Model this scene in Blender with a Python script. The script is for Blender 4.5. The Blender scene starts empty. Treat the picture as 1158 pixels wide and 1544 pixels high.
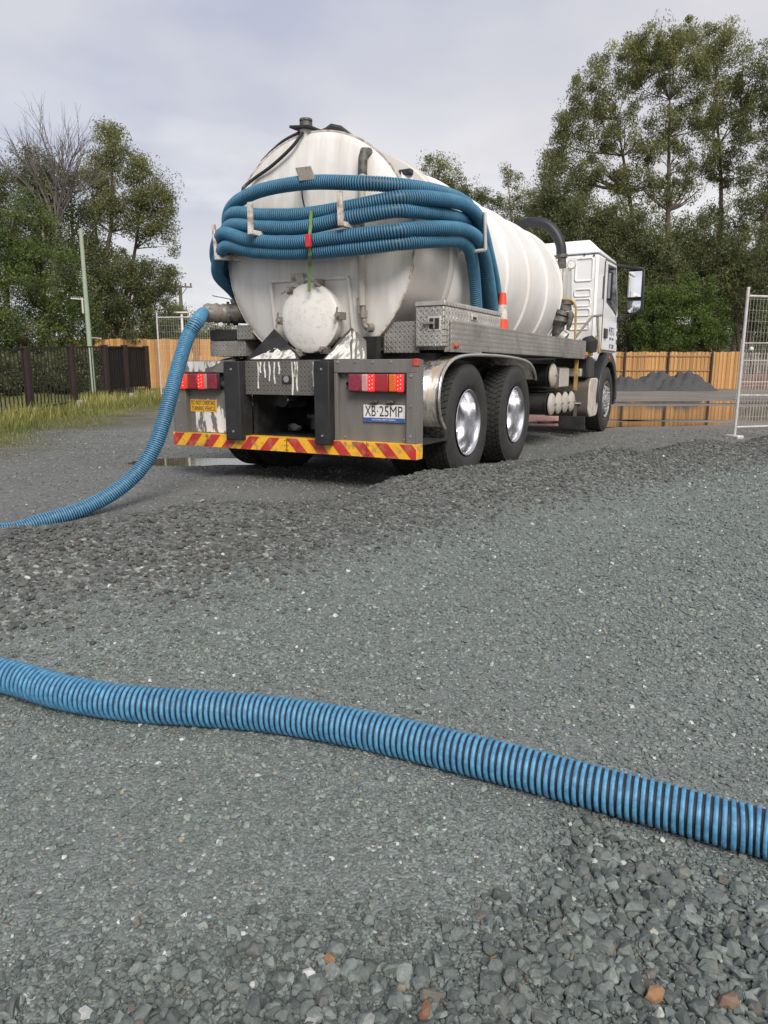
import bpy, bmesh, math, random
import numpy as np
from mathutils import Vector, Matrix
random.seed(7); rng = np.random.default_rng(7)
S = bpy.context.scene; C = S.collection
R = math.radians

# ---------------------------------------------------------------- camera
F, PIT, CH = 1072.0, 0.1959, 0.9666           # focal length in photo pixels, pitch down, lens height
cam = bpy.data.cameras.new('camera'); co = bpy.data.objects.new('camera', cam); C.objects.link(co)
co.location = (0, 0, CH); co.rotation_euler = (math.pi/2 - PIT, 0, 0)
cam.sensor_fit = 'VERTICAL'; cam.sensor_height = 34.6; cam.lens = F/1544*34.6
cam.clip_start = 0.05; cam.clip_end = 3000
S.camera = co
S.view_settings.view_transform = 'Standard'; S.view_settings.look = 'None'
S.view_settings.gamma = 1.0; S.view_settings.use_curve_mapping = False
S.view_settings.exposure = 0.75

# ---------------------------------------------------------------- sky and sun
SUN_EL, SUN_AZ = R(42), R(166)                 # azimuth clockwise from +Y: from behind on the right
w = bpy.data.worlds.new('World'); S.world = w; w.use_nodes = True
nt = w.node_tree; nt.nodes.clear(); N = nt.nodes.new; L = nt.links.new
out = N('ShaderNodeOutputWorld'); bg = N('ShaderNodeBackground'); L(bg.outputs[0], out.inputs[0])
sky = N('ShaderNodeTexSky'); sky.sky_type = 'NISHITA'; sky.sun_disc = False
sky.sun_elevation = SUN_EL; sky.sun_rotation = SUN_AZ
tc = N('ShaderNodeTexCoord'); sep = N('ShaderNodeSeparateXYZ'); L(tc.outputs['Generated'], sep.inputs[0])
mp = N('ShaderNodeMapping'); mp.inputs['Scale'].default_value = (1.0, 1.0, 2.4); L(tc.outputs['Generated'], mp.inputs[0])
nz = N('ShaderNodeTexNoise'); nz.inputs['Scale'].default_value = 2.6; nz.inputs['Detail'].default_value = 5; nz.inputs['Roughness'].default_value = .45
L(mp.outputs[0], nz.inputs[0])
cr = N('ShaderNodeValToRGB'); L(nz.outputs[0], cr.inputs[0])
cr.color_ramp.elements[0].position = .40; cr.color_ramp.elements[0].color = (4.5, 4.9, 6.4, 1)
cr.color_ramp.elements[1].position = .62; cr.color_ramp.elements[1].color = (6.7, 6.8, 7.4, 1)
# cloud deck thins and turns cream towards the horizon and the right
hz = N('ShaderNodeMapRange'); hz.inputs[1].default_value = 0.0; hz.inputs[2].default_value = .42; hz.inputs[3].default_value = 1; hz.inputs[4].default_value = 0
L(sep.outputs[2], hz.inputs[0])
rx = N('ShaderNodeMapRange'); rx.inputs[1].default_value = -.45; rx.inputs[2].default_value = .6; rx.inputs[3].default_value = .12; rx.inputs[4].default_value = 1
L(sep.outputs[0], rx.inputs[0])
mm = N('ShaderNodeMath'); mm.operation = 'MULTIPLY'; L(hz.outputs[0], mm.inputs[0]); L(rx.outputs[0], mm.inputs[1])
ma = N('ShaderNodeMath'); ma.operation = 'MULTIPLY_ADD'; L(rx.outputs[0], ma.inputs[0]); ma.inputs[1].default_value = .42; L(mm.outputs[0], ma.inputs[2]); ma.use_clamp = True
mx = N('ShaderNodeMix'); mx.data_type = 'RGBA'; L(ma.outputs[0], mx.inputs[0]); L(cr.outputs[0], mx.inputs[6]); mx.inputs[7].default_value = (8.5, 8.0, 7.75, 1)
# a streak of brighter broken cloud low down
nz2 = N('ShaderNodeTexNoise'); nz2.inputs['Scale'].default_value = 5.0; nz2.inputs['Detail'].default_value = 6
mp2 = N('ShaderNodeMapping'); mp2.inputs['Scale'].default_value = (1, 1, 3.2); L(tc.outputs['Generated'], mp2.inputs[0]); L(mp2.outputs[0], nz2.inputs[0])
c2 = N('ShaderNodeMapRange'); c2.inputs[1].default_value = .44; c2.inputs[2].default_value = .60; L(nz2.outputs[0], c2.inputs[0])
h2 = N('ShaderNodeMapRange'); h2.inputs[1].default_value = .05; h2.inputs[2].default_value = .36; h2.inputs[3].default_value = 1; h2.inputs[4].default_value = 0; L(sep.outputs[2], h2.inputs[0])
m2 = N('ShaderNodeMath'); m2.operation = 'MULTIPLY'; L(c2.outputs[0], m2.inputs[0]); L(h2.outputs[0], m2.inputs[1])
mx2 = N('ShaderNodeMix'); mx2.data_type = 'RGBA'; L(m2.outputs[0], mx2.inputs[0]); L(mx.outputs[2], mx2.inputs[6]); mx2.inputs[7].default_value = (9.6, 9.5, 9.5, 1)
mx3 = N('ShaderNodeMix'); mx3.data_type = 'RGBA'; mx3.inputs[0].default_value = .88; L(sky.outputs[0], mx3.inputs[6]); L(mx2.outputs[2], mx3.inputs[7])
L(mx3.outputs[2], bg.inputs[0]); bg.inputs[1].default_value = 0.063
sun = bpy.data.lights.new('sun', 'SUN'); sun.energy = 2.2; sun.angle = R(28); sun.color = (1, .95, .88)
so = bpy.data.objects.new('sun', sun); C.objects.link(so)
sd = Vector((math.sin(SUN_AZ)*math.cos(SUN_EL), math.cos(SUN_AZ)*math.cos(SUN_EL), math.sin(SUN_EL)))
so.rotation_euler = sd.to_track_quat('Z', 'Y').to_euler()

# ---------------------------------------------------------------- pixel helpers (photo pixel -> direction -> point on a known plane)
YAW, TX, TY = .4921, -.8347, 6.0381            # truck heading and rear-centre on the ground
def ray(u, v):
    c, s = math.cos(PIT), math.sin(PIT); a = (u-579)/F; b = -(v-772)/F
    return np.array([a, c+b*s, -s+b*c])
def dep(u, v, y):                              # world point at ground distance y
    d = ray(u, v); t = y/d[1]; return Vector((d[0]*t, y, CH+d[2]*t))
def gnd(u, v, z=0.0):
    d = ray(u, v); t = (z-CH)/d[2]; return Vector((d[0]*t, d[1]*t, z))
def tl(P):                                     # world -> truck local (x right, y forward, z up)
    x, y = P[0]-TX, P[1]-TY; s, c = math.sin(YAW), math.cos(YAW)
    return np.array([x*c-y*s, x*s+y*c, P[2]])
def TP(u, v, ax, val):                         # truck-local point of a pixel on plane axis=value
    A = tl((0, 0, CH)); B = tl(np.array([0, 0, CH])+ray(u, v)); d = B-A; t = (val-A[ax])/d[ax]
    return Vector(A+t*d)
def TPy(u, v, y): return TP(u, v, 1, y)       # on a plane across the truck, y metres ahead of its rear
def TPx(u, v, x): return TP(u, v, 0, x)       # on a plane along the truck
def TW(P):                                     # truck local -> world
    s, c = math.sin(YAW), math.cos(YAW)
    return Vector((TX+P[0]*c+P[1]*s, TY-P[0]*s+P[1]*c, P[2]))
def sm(a, b, x):
    t = np.clip((x-a)/(b-a), 0, 1); return t*t*(3-2*t)

# ---------------------------------------------------------------- materials
M = {}
def mat(name, col, rough=.6, metal=0, var=.15, scale=8, bump=0, bscale=60, dirt=None, dirt_amt=.5, dirt_scale=3, stretch=(1,1,1),
        spec=.5, emit=None, estr=0, trans=0, coat=0, dirt_edge=.12, dirt_rough=.85):
    m = bpy.data.materials.new(name); m.use_nodes = True; t = m.node_tree; b = t.nodes['Principled BSDF']
    N = t.nodes.new; L = t.links.new
    tc = N('ShaderNodeTexCoord'); n = N('ShaderNodeTexNoise'); n.inputs['Scale'].default_value = scale; n.inputs['Detail'].default_value = 6
    n.inputs['Roughness'].default_value = .6
    mp = N('ShaderNodeMapping'); mp.inputs['Scale'].default_value = stretch; L(tc.outputs['Object'], mp.inputs[0]); L(mp.outputs[0], n.inputs[0])
    r = N('ShaderNodeValToRGB'); L(n.outputs[0], r.inputs[0])
    r.color_ramp.elements[0].position = .3; r.color_ramp.elements[1].position = .7
    r.color_ramp.elements[0].color = tuple(max(0, c*(1-var)) for c in col)+(1,)
    r.color_ramp.elements[1].color = tuple(min(1, c*(1+var)) for c in col)+(1,)
    last = r.outputs[0]
    rr = N('ShaderNodeMapRange'); L(n.outputs[0], rr.inputs[0]); rr.inputs[3].default_value = max(.02, rough*.8); rr.inputs[4].default_value = min(1, rough*1.2)
    rl = rr.outputs[0]
    if dirt is not None:
        n2 = N('ShaderNodeTexNoise'); n2.inputs['Scale'].default_value = dirt_scale; n2.inputs['Detail'].default_value = 8; n2.inputs['Roughness'].default_value = .65
        L(mp.outputs[0], n2.inputs[0])
        k = N('ShaderNodeMapRange'); L(n2.outputs[0], k.inputs[0]); e = .5+(.5-dirt_amt)*.5
        k.inputs[1].default_value = e-dirt_edge; k.inputs[2].default_value = e+dirt_edge
        mx = N('ShaderNodeMix'); mx.data_type = 'RGBA'; L(k.outputs[0], mx.inputs[0]); L(last, mx.inputs[6]); mx.inputs[7].default_value = tuple(dirt)+(1,)
        last = mx.outputs[2]
        mr = N('ShaderNodeMix'); L(k.outputs[0], mr.inputs[0]); L(rl, mr.inputs[2]); mr.inputs[3].default_value = dirt_rough; rl = mr.outputs[0]
        if metal:
            mt = N('ShaderNodeMix'); L(k.outputs[0], mt.inputs[0]); mt.inputs[2].default_value = metal; mt.inputs[3].default_value = .1; L(mt.outputs[0], b.inputs['Metallic'])
    L(last, b.inputs['Base Color']); L(rl, b.inputs['Roughness'])
    if not (metal and dirt is not None): b.inputs['Metallic'].default_value = metal
    b.inputs['Specular IOR Level'].default_value = spec
    if coat: b.inputs['Coat Weight'].default_value = coat; b.inputs['Coat Roughness'].default_value = .15
    if trans: b.inputs['Transmission Weight'].default_value = trans
    if emit: b.inputs['Emission Color'].default_value = tuple(emit)+(1,); b.inputs['Emission Strength'].default_value = estr
    if bump:
        n3 = N('ShaderNodeTexNoise'); n3.inputs['Scale'].default_value = bscale; n3.inputs['Detail'].default_value = 4; L(mp.outputs[0], n3.inputs[0])
        bp = N('ShaderNodeBump'); bp.inputs['Strength'].default_value = 1; bp.inputs['Distance'].default_value = bump; L(n3.outputs[0], bp.inputs['Height']); L(bp.outputs[0], b.inputs['Normal'])
    M[name] = m; return m
def checker(name, col, ax=(0, 2), k=22, rough=.34, dirt=(.13, .12, .105), amt=.5):
    """raised-lozenge tread plate; ax = the two object axes of the plate"""
    m = mat(name, col, rough, .85, .18, 9, dirt=dirt, dirt_amt=amt, dirt_scale=2.2, dirt_edge=.2, dirt_rough=.6)
    t = m.node_tree; N = t.nodes.new; L = t.links.new; b = t.nodes['Principled BSDF']
    tc = N('ShaderNodeTexCoord'); sp = N('ShaderNodeSeparateXYZ'); L(tc.outputs['Object'], sp.inputs[0])
    def mth(op, a, bb=None, c=None):
        n = N('ShaderNodeMath'); n.operation = op
        for i, v in enumerate((a, bb, c)):
            if v is None: continue
            if isinstance(v, (int, float)): n.inputs[i].default_value = v
            else: L(v, n.inputs[i])
        return n.outputs[0]
    A, B = sp.outputs[ax[0]], sp.outputs[ax[1]]
    u = mth('MULTIPLY', mth('ADD', A, B), k); v = mth('MULTIPLY', mth('SUBTRACT', A, B), k)
    fu = mth('SUBTRACT', mth('FRACT', u), .5); fv = mth('SUBTRACT', mth('FRACT', v), .5)
    par = mth('MODULO', mth('ABSOLUTE', mth('ADD', mth('FLOOR', u), mth('FLOOR', v))), 2)
    e1 = mth('ADD', mth('POWER', mth('MULTIPLY', fu, 2.1), 2), mth('POWER', mth('MULTIPLY', fv, 6), 2))
    e2 = mth('ADD', mth('POWER', mth('MULTIPLY', fu, 6), 2), mth('POWER', mth('MULTIPLY', fv, 2.1), 2))
    mxx = N('ShaderNodeMix'); L(par, mxx.inputs[0]); L(e1, mxx.inputs[2]); L(e2, mxx.inputs[3])
    h = mth('SUBTRACT', 1, mth('MINIMUM', mxx.outputs[0], 1))
    bp = N('ShaderNodeBump'); bp.inputs['Distance'].default_value = .010; bp.inputs['Strength'].default_value = 1; L(h, bp.inputs['Height']); L(bp.outputs[0], b.inputs['Normal'])
    return m

mat('tank_white', (.80, .79, .77), .36, 0, .05, 2, bump=.012, bscale=2.5, dirt=(.62, .58, .52), dirt_amt=.34, dirt_scale=1.2, dirt_edge=.3, spec=.4, dirt_rough=.5)
mat('tank_head', (.77, .75, .715), .42, 0, .08, 2.2, bump=.004, bscale=5, dirt=(.53, .48, .42), dirt_amt=.40, dirt_scale=2.6, dirt_edge=.26, stretch=(2.8, 1, .35), dirt_rough=.6)
mat('tank_metal', (.66, .63, .59), .3, .55, .1, 3, bump=.003, bscale=5, dirt=(.5, .46, .40), dirt_amt=.4, dirt_scale=1.8, dirt_edge=.3, stretch=(1, 1, .7))
mat('lid', (.70, .675, .63), .55, 0, .05, 6, dirt=(.50, .44, .38), dirt_amt=.22, dirt_scale=22, dirt_edge=.1)
mat('grey_panel', (.125, .119, .110), .5, 0, .12, 4, bump=.0008, bscale=60, dirt=(.19, .175, .155), dirt_amt=.45, dirt_scale=5, stretch=(2, 1, .5), dirt_edge=.25)
mat('splashed', (.16, .155, .145), .55, 0, .1, 5, dirt=(.74, .72, .68), dirt_amt=.54, dirt_scale=6, stretch=(2.4, 1, .7), dirt_edge=.025)
mat('splash_heavy', (.10, .095, .09), .55, 0, .1, 5, dirt=(.76, .74, .69), dirt_amt=.62, dirt_scale=6.0, stretch=(2.2, 1, .9), dirt_edge=.03)
mat('splash_light', (.10, .095, .09), .55, 0, .1, 5, dirt=(.7, .68, .63), dirt_amt=.3, dirt_scale=7.0, stretch=(2.6, .8, .8), dirt_edge=.05)
mat('white_drip', (.70, .68, .63), .6, 0, .08, 9, dirt=(.20, .19, .18), dirt_amt=.42, dirt_scale=9, stretch=(2.2, 1, .6), dirt_edge=.06)
mat('rubber', (.013, .013, .014), .6, 0, .3, 14, bump=.001, bscale=90, dirt=(.028, .027, .026), dirt_amt=.4, dirt_scale=4)
mat('tyre', (.016, .016, .016), .7, 0, .25, 10, bump=.0012, bscale=120, dirt=(.045, .042, .038), dirt_amt=.45, dirt_scale=7, dirt_edge=.25)
mat('alloy', (.66, .66, .68), .24, 1.0, .03, 3)
mat('stainless', (.62, .60, .57), .15, .95, .08, 4, bump=.004, bscale=4, dirt=(.32, .25, .17), dirt_amt=.36, dirt_scale=3, stretch=(3, 1, .8), dirt_edge=.1, dirt_rough=.4)
mat('steel_hub', (.42, .41, .40), .45, .7, .15, 10, dirt=(.15, .14, .13), dirt_amt=.4, dirt_scale=12)
mat('frame_white', (.60, .56, .50), .6, 0, .15, 12, dirt=(.30, .20, .13), dirt_amt=.42, dirt_scale=14, dirt_edge=.08)
mat('black_steel', (.012, .012, .013), .5, 0, .3, 8, dirt=(.03, .028, .026), dirt_amt=.4, dirt_scale=5)
mat('black_plastic', (.020, .021, .023), .42, 0, .2, 9)
mat('cab_white', (.82, .82, .83), .28, 0, .02, 3, coat=.35, dirt=(.66, .64, .61), dirt_amt=.3, dirt_scale=1.6, dirt_edge=.3, dirt_rough=.45)
mat('glass_dark', (.02, .024, .026), .05, 0, .1, 3, spec=.8)
mat('mirror', (.9, .9, .92), .03, 1, .01, 3)
mat('tank_dome', (.50, .46, .40), .42, .3, .1, 9, dirt=(.36, .32, .27), dirt_amt=.35, dirt_scale=7)
mat('fuel_body', (.16, .13, .11), .55, .3, .25, 5, stretch=(3, 1, .4), dirt=(.09, .075, .065), dirt_amt=.5, dirt_scale=4, dirt_edge=.3)
mat('fuel_end', (.56, .51, .44), .55, .2, .1, 6, dirt=(.36, .31, .25), dirt_amt=.4, dirt_scale=8)
mat('safety_yellow', (.48, .29, .05), .5, 0, .15, 10, dirt=(.22, .16, .09), dirt_amt=.42, dirt_scale=12)
mat('haz_yellow', (.80, .42, .02), .42, 0, .1, 10, dirt=(.35, .22, .09), dirt_amt=.33, dirt_scale=14, dirt_edge=.06)
mat('haz_red', (.44, .03, .03), .42, 0, .12, 10, dirt=(.40, .14, .07), dirt_amt=.36, dirt_scale=13, dirt_edge=.08)
mat('lens_red', (.30, .012, .018), .18, 0, .15, 20, coat=.4, spec=.6)
mat('lens_dull', (.22, .025, .045), .28, 0, .3, 30)
mat('lens_white', (.50, .27, .25), .2, 0, .1, 15)
mat('lens_orange', (.62, .13, .02), .2, 0, .1, 15)
mat('lens_lit', (.6, .02, .02), .2, 0, .05, 15, emit=(1, .03, .03), estr=.42)
mat('led', (.9, .2, .15), .2, 0, .02, 5, emit=(1, .22, .16), estr=1.6)
mat('plate_white', (.72, .70, .66), .4, 0, .05, 12, dirt=(.5, .46, .4), dirt_amt=.3, dirt_scale=16)
mat('plate_blue', (.03, .10, .33), .4)
mat('ink', (.012, .012, .014), .5)
mat('ink_blue', (.02, .05, .18), .5)
mat('sticker', (.80, .42, .03), .45, 0, .08, 14, dirt=(.55, .42, .25), dirt_amt=.2, dirt_scale=18)
mat('hose_blue', (.080, .262, .425), .48, 0, .25, 60, dirt=(.05, .165, .30), dirt_amt=.42, dirt_scale=45, dirt_edge=.08, dirt_rough=.6)
mat('hose_blue_dull', (.042, .185, .315), .5, 0, .15, 20, dirt=(.035, .12, .19), dirt_amt=.4, dirt_scale=8, dirt_edge=.25, dirt_rough=.65)
mat('hose_black', (.014, .016, .02), .5, 0, .2, 10)
mat('strap_green', (.15, .24, .07), .7, 0, .2, 30)
mat('red_plastic', (.5, .03, .04), .4)
mat('brass_grey', (.34, .31, .27), .42, .6, .25, 20, dirt=(.16, .13, .10), dirt_amt=.45, dirt_scale=20)
mat('pipe_dark', (.07, .065, .06), .5, .3, .3, 15, dirt=(.2, .18, .15), dirt_amt=.35, dirt_scale=18)
mat('tube_grey', (.42, .39, .34), .5, 0, .15, 20)
mat('cone_red', (.72, .075, .03), .5, 0, .08, 12)
mat('cone_white', (.62, .58, .52), .5, 0, .15, 25, dirt=(.35, .3, .25), dirt_amt=.35, dirt_scale=22)
checker('checker_rear', (.50, .475, .43), (0, 2), 24)
checker('checker_side', (.46, .44, .40), (1, 2), 24)
checker('checker_box', (.60, .57, .52), (0, 2), 20, amt=.36)
checker('checker_boxside', (.62, .59, .54), (1, 2), 15, amt=.3)
checker('checker_dark', (.22, .205, .185), (0, 2), 26, rough=.45, amt=.6)
mat('bark_pale', (.36, .32, .27), .85, 0, .3, 3, stretch=(3, 3, .5), dirt=(.16, .13, .10), dirt_amt=.45, dirt_scale=3)
mat('bark_dark', (.10, .075, .055), .9, 0, .3, 4, stretch=(3, 3, .6))
mat('bark_red', (.16, .085, .055), .9, 0, .3, 4, stretch=(3, 3, .6))
mat('dead_wood', (.13, .11, .10), .9, 0, .25, 4)
mat('paling', (.52, .285, .105), .75, 0, .22, 3, stretch=(9, 9, 1.0), dirt=(.38, .20, .075), dirt_amt=.45, dirt_scale=2.2, dirt_edge=.2)
mat('paling_rail', (.34, .19, .075), .75, 0, .2, 5)
mat('fence_black', (.014, .012, .012), .5, 0, .2, 8)
mat('fence_brown', (.028, .015, .012), .6, 0, .3, 8)
mat('galv', (.62, .60, .57), .45, .5, .12, 9, dirt=(.4, .38, .35), dirt_amt=.4, dirt_scale=8)
mat('pole_green', (.30, .35, .26), .7, 0, .08, 5)
mat('pole_wood', (.13, .11, .09), .9, 0, .2, 5)
mat('white_paint', (.78, .77, .75), .5, 0, .05, 6)
mat('brick_wall', (.20, .10, .075), .85, 0, .25, 12)
mat('pile', (.062, .061, .061), .95, 0, .35, 18, bump=.02, bscale=25)
mat('pink_sheet', (.60, .32, .27), .6, 0, .25, 9)
mat('roof_grey', (.30, .30, .31), .6)
mat('concrete', (.40, .39, .37), .85, 0, .15, 10)
mat('orange_block', (.75, .17, .04), .6)

def object_tint(m_, lo, hi):
    t = M[m_].node_tree; b = t.nodes['Principled BSDF']; l = b.inputs['Base Color'].links[0]; src = l.from_socket; N = t.nodes.new
    oi = N('ShaderNodeObjectInfo'); k = N('ShaderNodeMapRange'); k.inputs[3].default_value = lo; k.inputs[4].default_value = hi; t.links.new(oi.outputs['Random'], k.inputs[0])
    mu = N('ShaderNodeVectorMath'); mu.operation = 'SCALE'; t.links.new(src, mu.inputs[0]); t.links.new(k.outputs[0], mu.inputs['Scale']); t.links.new(mu.outputs[0], b.inputs['Base Color'])
object_tint('paling', .62, 1.28)
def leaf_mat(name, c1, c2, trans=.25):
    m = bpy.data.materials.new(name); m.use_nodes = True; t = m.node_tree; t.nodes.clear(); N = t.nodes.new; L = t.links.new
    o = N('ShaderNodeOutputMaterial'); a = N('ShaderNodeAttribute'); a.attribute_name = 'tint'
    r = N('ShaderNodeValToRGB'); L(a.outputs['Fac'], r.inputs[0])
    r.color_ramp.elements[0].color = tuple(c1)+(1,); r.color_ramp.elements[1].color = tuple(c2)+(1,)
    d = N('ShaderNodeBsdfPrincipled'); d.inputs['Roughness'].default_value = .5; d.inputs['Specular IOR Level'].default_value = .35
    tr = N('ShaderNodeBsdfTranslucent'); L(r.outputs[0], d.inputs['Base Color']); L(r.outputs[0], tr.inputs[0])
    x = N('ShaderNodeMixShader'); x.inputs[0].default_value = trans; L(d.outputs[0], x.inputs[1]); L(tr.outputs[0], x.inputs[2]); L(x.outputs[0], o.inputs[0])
    M[name] = m
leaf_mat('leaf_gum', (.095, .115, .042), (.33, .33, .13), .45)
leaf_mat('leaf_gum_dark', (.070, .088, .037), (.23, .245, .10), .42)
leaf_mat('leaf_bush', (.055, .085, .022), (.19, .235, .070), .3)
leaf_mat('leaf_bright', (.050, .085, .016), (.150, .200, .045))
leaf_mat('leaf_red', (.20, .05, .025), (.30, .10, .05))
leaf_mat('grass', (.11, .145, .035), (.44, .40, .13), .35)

# ---------------------------------------------------------------- mesh helpers
class MB:
    def __init__(s): s.v = []; s.f = []
    def add(s, vs, fs):
        o = len(s.v); s.v += [tuple(v) for v in vs]; s.f += [tuple(i+o for i in f) for f in fs]; return s
    def box(s, a, b):
        (x0, y0, z0), (x1, y1, z1) = a, b
        x0, x1 = min(x0, x1), max(x0, x1); y0, y1 = min(y0, y1), max(y0, y1); z0, z1 = min(z0, z1), max(z0, z1)
        return s.add([(x0,y0,z0),(x1,y0,z0),(x1,y1,z0),(x0,y1,z0),(x0,y0,z1),(x1,y0,z1),(x1,y1,z1),(x0,y1,z1)],
                     [(0,3,2,1),(4,5,6,7),(0,1,5,4),(1,2,6,5),(2,3,7,6),(3,0,4,7)])
    def bar(s, p, q, wd, ht, up=(0, 0, 1)):
        p, q, up = Vector(p), Vector(q), Vector(up); d = (q-p).normalized(); a = d.cross(up)
        if a.length < 1e-4: a = d.cross(Vector((1, 0, 0)))
        a.normalize(); b = a.cross(d).normalized(); a *= wd/2; b *= ht/2
        return s.add([p-a-b, p+a-b, p+a+b, p-a+b, q-a-b, q+a-b, q+a+b, q-a+b], [(0,1,2,3),(7,6,5,4),(0,4,5,1),(1,5,6,2),(2,6,7,3),(3,7,4,0)])
    def cyl(s, p, q, r0, r1=None, n=16, caps=True):
        return s.tube([p, q], [r0, r0 if r1 is None else r1], n, caps)
    def tube(s, pts, rad, n=10, caps=True):
        pts = [Vector(p) for p in pts]; k = len(pts)
        rad = [rad]*k if isinstance(rad, (int, float)) else rad
        t = (pts[1]-pts[0]).normalized(); a = t.orthogonal().normalized(); o = len(s.v)
        for i, p in enumerate(pts):
            if i == 0: d = (pts[1]-pts[0])
            elif i == k-1: d = (pts[-1]-pts[-2])
            else: d = (pts[i+1]-pts[i-1])
            d.normalize(); a = (a-d*a.dot(d)).normalized(); b = d.cross(a)
            for j in range(n):
                th = 2*math.pi*j/n; s.v.append(tuple(p+(a*math.cos(th)+b*math.sin(th))*rad[i]))
        for i in range(k-1):
            for j in range(n):
                s.f.append((o+i*n+j, o+i*n+(j+1) % n, o+(i+1)*n+(j+1) % n, o+(i+1)*n+j))
        if caps: s.f.append(tuple(o+j for j in reversed(range(n)))); s.f.append(tuple(o+(k-1)*n+j for j in range(n)))
        return s
    def lathe(s, prof, org, axis, n=48, closed=False):
        """prof: (along axis, radius)"""
        ax = Vector(axis).normalized(); a = ax.orthogonal().normalized(); b = ax.cross(a); org = Vector(org); o = len(s.v); k = len(prof)
        for t, r in prof:
            for j in range(n):
                th = 2*math.pi*j/n; s.v.append(tuple(org+ax*t+(a*math.cos(th)+b*math.sin(th))*r))
        rg = range(k) if closed else range(k-1)
        for i in rg:
            i2 = (i+1) % k
            for j in range(n): s.f.append((o+i*n+j, o+i*n+(j+1) % n, o+i2*n+(j+1) % n, o+i2*n+j))
        return s
    def prism(s, poly, ext):
        """poly: list of 3D points in a plane, extruded by vector ext"""
        n = len(poly); e = Vector(ext); P = [Vector(p) for p in poly]
        return s.add(P+[p+e for p in P], [tuple(reversed(range(n))), tuple(range(n, 2*n))]+[(i, (i+1) % n, (i+1) % n+n, i+n) for i in range(n)])
    def sweep(s, prof, dirv):
        """open polyline profile extruded along dirv as a sheet"""
        n = len(prof); e = Vector(dirv); P = [Vector(p) for p in prof]
        return s.add(P+[p+e for p in P], [(i, i+1, i+1+n, i+n) for i in range(n-1)])
    def mesh(s, name, sharp=40, smooth=True, normals=True):
        me = bpy.data.meshes.new(name); me.from_pydata(s.v, [], s.f)
        if normals:
            bm = bmesh.new(); bm.from_mesh(me); bmesh.ops.recalc_face_normals(bm, faces=bm.faces); bm.to_mesh(me); bm.free()
        if smooth:
            me.polygons.foreach_set('use_smooth', [True]*len(me.polygons)); me.set_sharp_from_angle(angle=R(sharp))
        return me
    def build(s, name, m, parent=None, bevel=0, sharp=40, smooth=True, seg=2, solid=0):
        me = s.mesh(name, sharp, smooth); return link(name, me, m, parent, bevel, seg, solid)
def link(name, me, m, parent=None, bevel=0, seg=2, solid=0):
    if m is not None:
        me.materials.clear(); me.materials.append(M[m] if isinstance(m, str) else m)
    o = bpy.data.objects.new(name, me); C.objects.link(o); o.parent = parent
    if solid:
        d = o.modifiers.new('solid', 'SOLIDIFY'); d.thickness = solid; d.offset = 0
    if bevel:
        b = o.modifiers.new('bevel', 'BEVEL'); b.width = bevel; b.segments = seg; b.limit_method = 'ANGLE'; b.angle_limit = R(35)
    return o
def tag(o, label=None, cat=None, group=None, kind=None):
    for k, v in (('label', label), ('category', cat), ('group', group), ('kind', kind)):
        if v: o[k] = v
    return o
def empty(name, loc=(0, 0, 0), rz=0, parent=None):
    o = bpy.data.objects.new(name, None); o.location = loc; o.rotation_euler = (0, 0, rz); C.objects.link(o); o.parent = parent; o.empty_display_size = .1; return o
def text(name, body, m, parent, loc, width, height, rot=(math.pi/2, 0, 0), depth=.001):
    cu = bpy.data.curves.new('lettering', 'FONT'); cu.body = body; cu.extrude = .5; cu.resolution_u = 3
    o = bpy.data.objects.new('lettering_source', cu); me = bpy.data.meshes.new_from_object(o); bpy.data.objects.remove(o); bpy.data.curves.remove(cu)
    n = len(me.vertices); c = np.empty(n*3); me.vertices.foreach_get('co', c); c = c.reshape(-1, 3)
    lo, hi = c.min(0), c.max(0); c = (c-(lo+hi)/2)/np.maximum(hi-lo, 1e-6); c *= np.array([width, height, depth])
    q = Matrix.Rotation(rot[2], 3, 'Z') @ Matrix.Rotation(rot[0], 3, 'X'); c = c @ np.array(q).T+np.array(loc)
    me.vertices.foreach_set('co', c.ravel().astype(np.float32)); me.update()
    return link(name, me, m, parent)
def catmull(P, per=12):
    P = [np.array(p, float) for p in P]; P = [2*P[0]-P[1]]+P+[2*P[-1]-P[-2]]; o = []
    for i in range(1, len(P)-2):
        for k in range(per):
            t = k/per; a, b, c, d = P[i-1:i+3]
            o.append(.5*((2*b)+(-a+c)*t+(2*a-5*b+4*c-d)*t*t+(-a+3*b-3*c+d)*t**3))
    o.append(P[-2]); return np.array(o)
def np_mesh(name, V, Fq, tint=None, smooth=False):
    """fast mesh from arrays; Fq (n,k) faces"""
    me = bpy.data.meshes.new(name); n, k = Fq.shape
    me.vertices.add(len(V)); me.vertices.foreach_set('co', V.astype(np.float32).ravel())
    me.loops.add(n*k); me.loops.foreach_set('vertex_index', Fq.astype(np.int32).ravel())
    me.polygons.add(n); me.polygons.foreach_set('loop_start', np.arange(0, n*k, k, dtype=np.int32)); me.polygons.foreach_set('loop_total', np.full(n, k, np.int32))
    if smooth: me.polygons.foreach_set('use_smooth', np.ones(n, bool))
    me.update(calc_edges=True)
    if tint is not None:
        a = me.attributes.new('tint', 'FLOAT', 'FACE'); a.data.foreach_set('value', tint.astype(np.float32))
    return me

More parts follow.
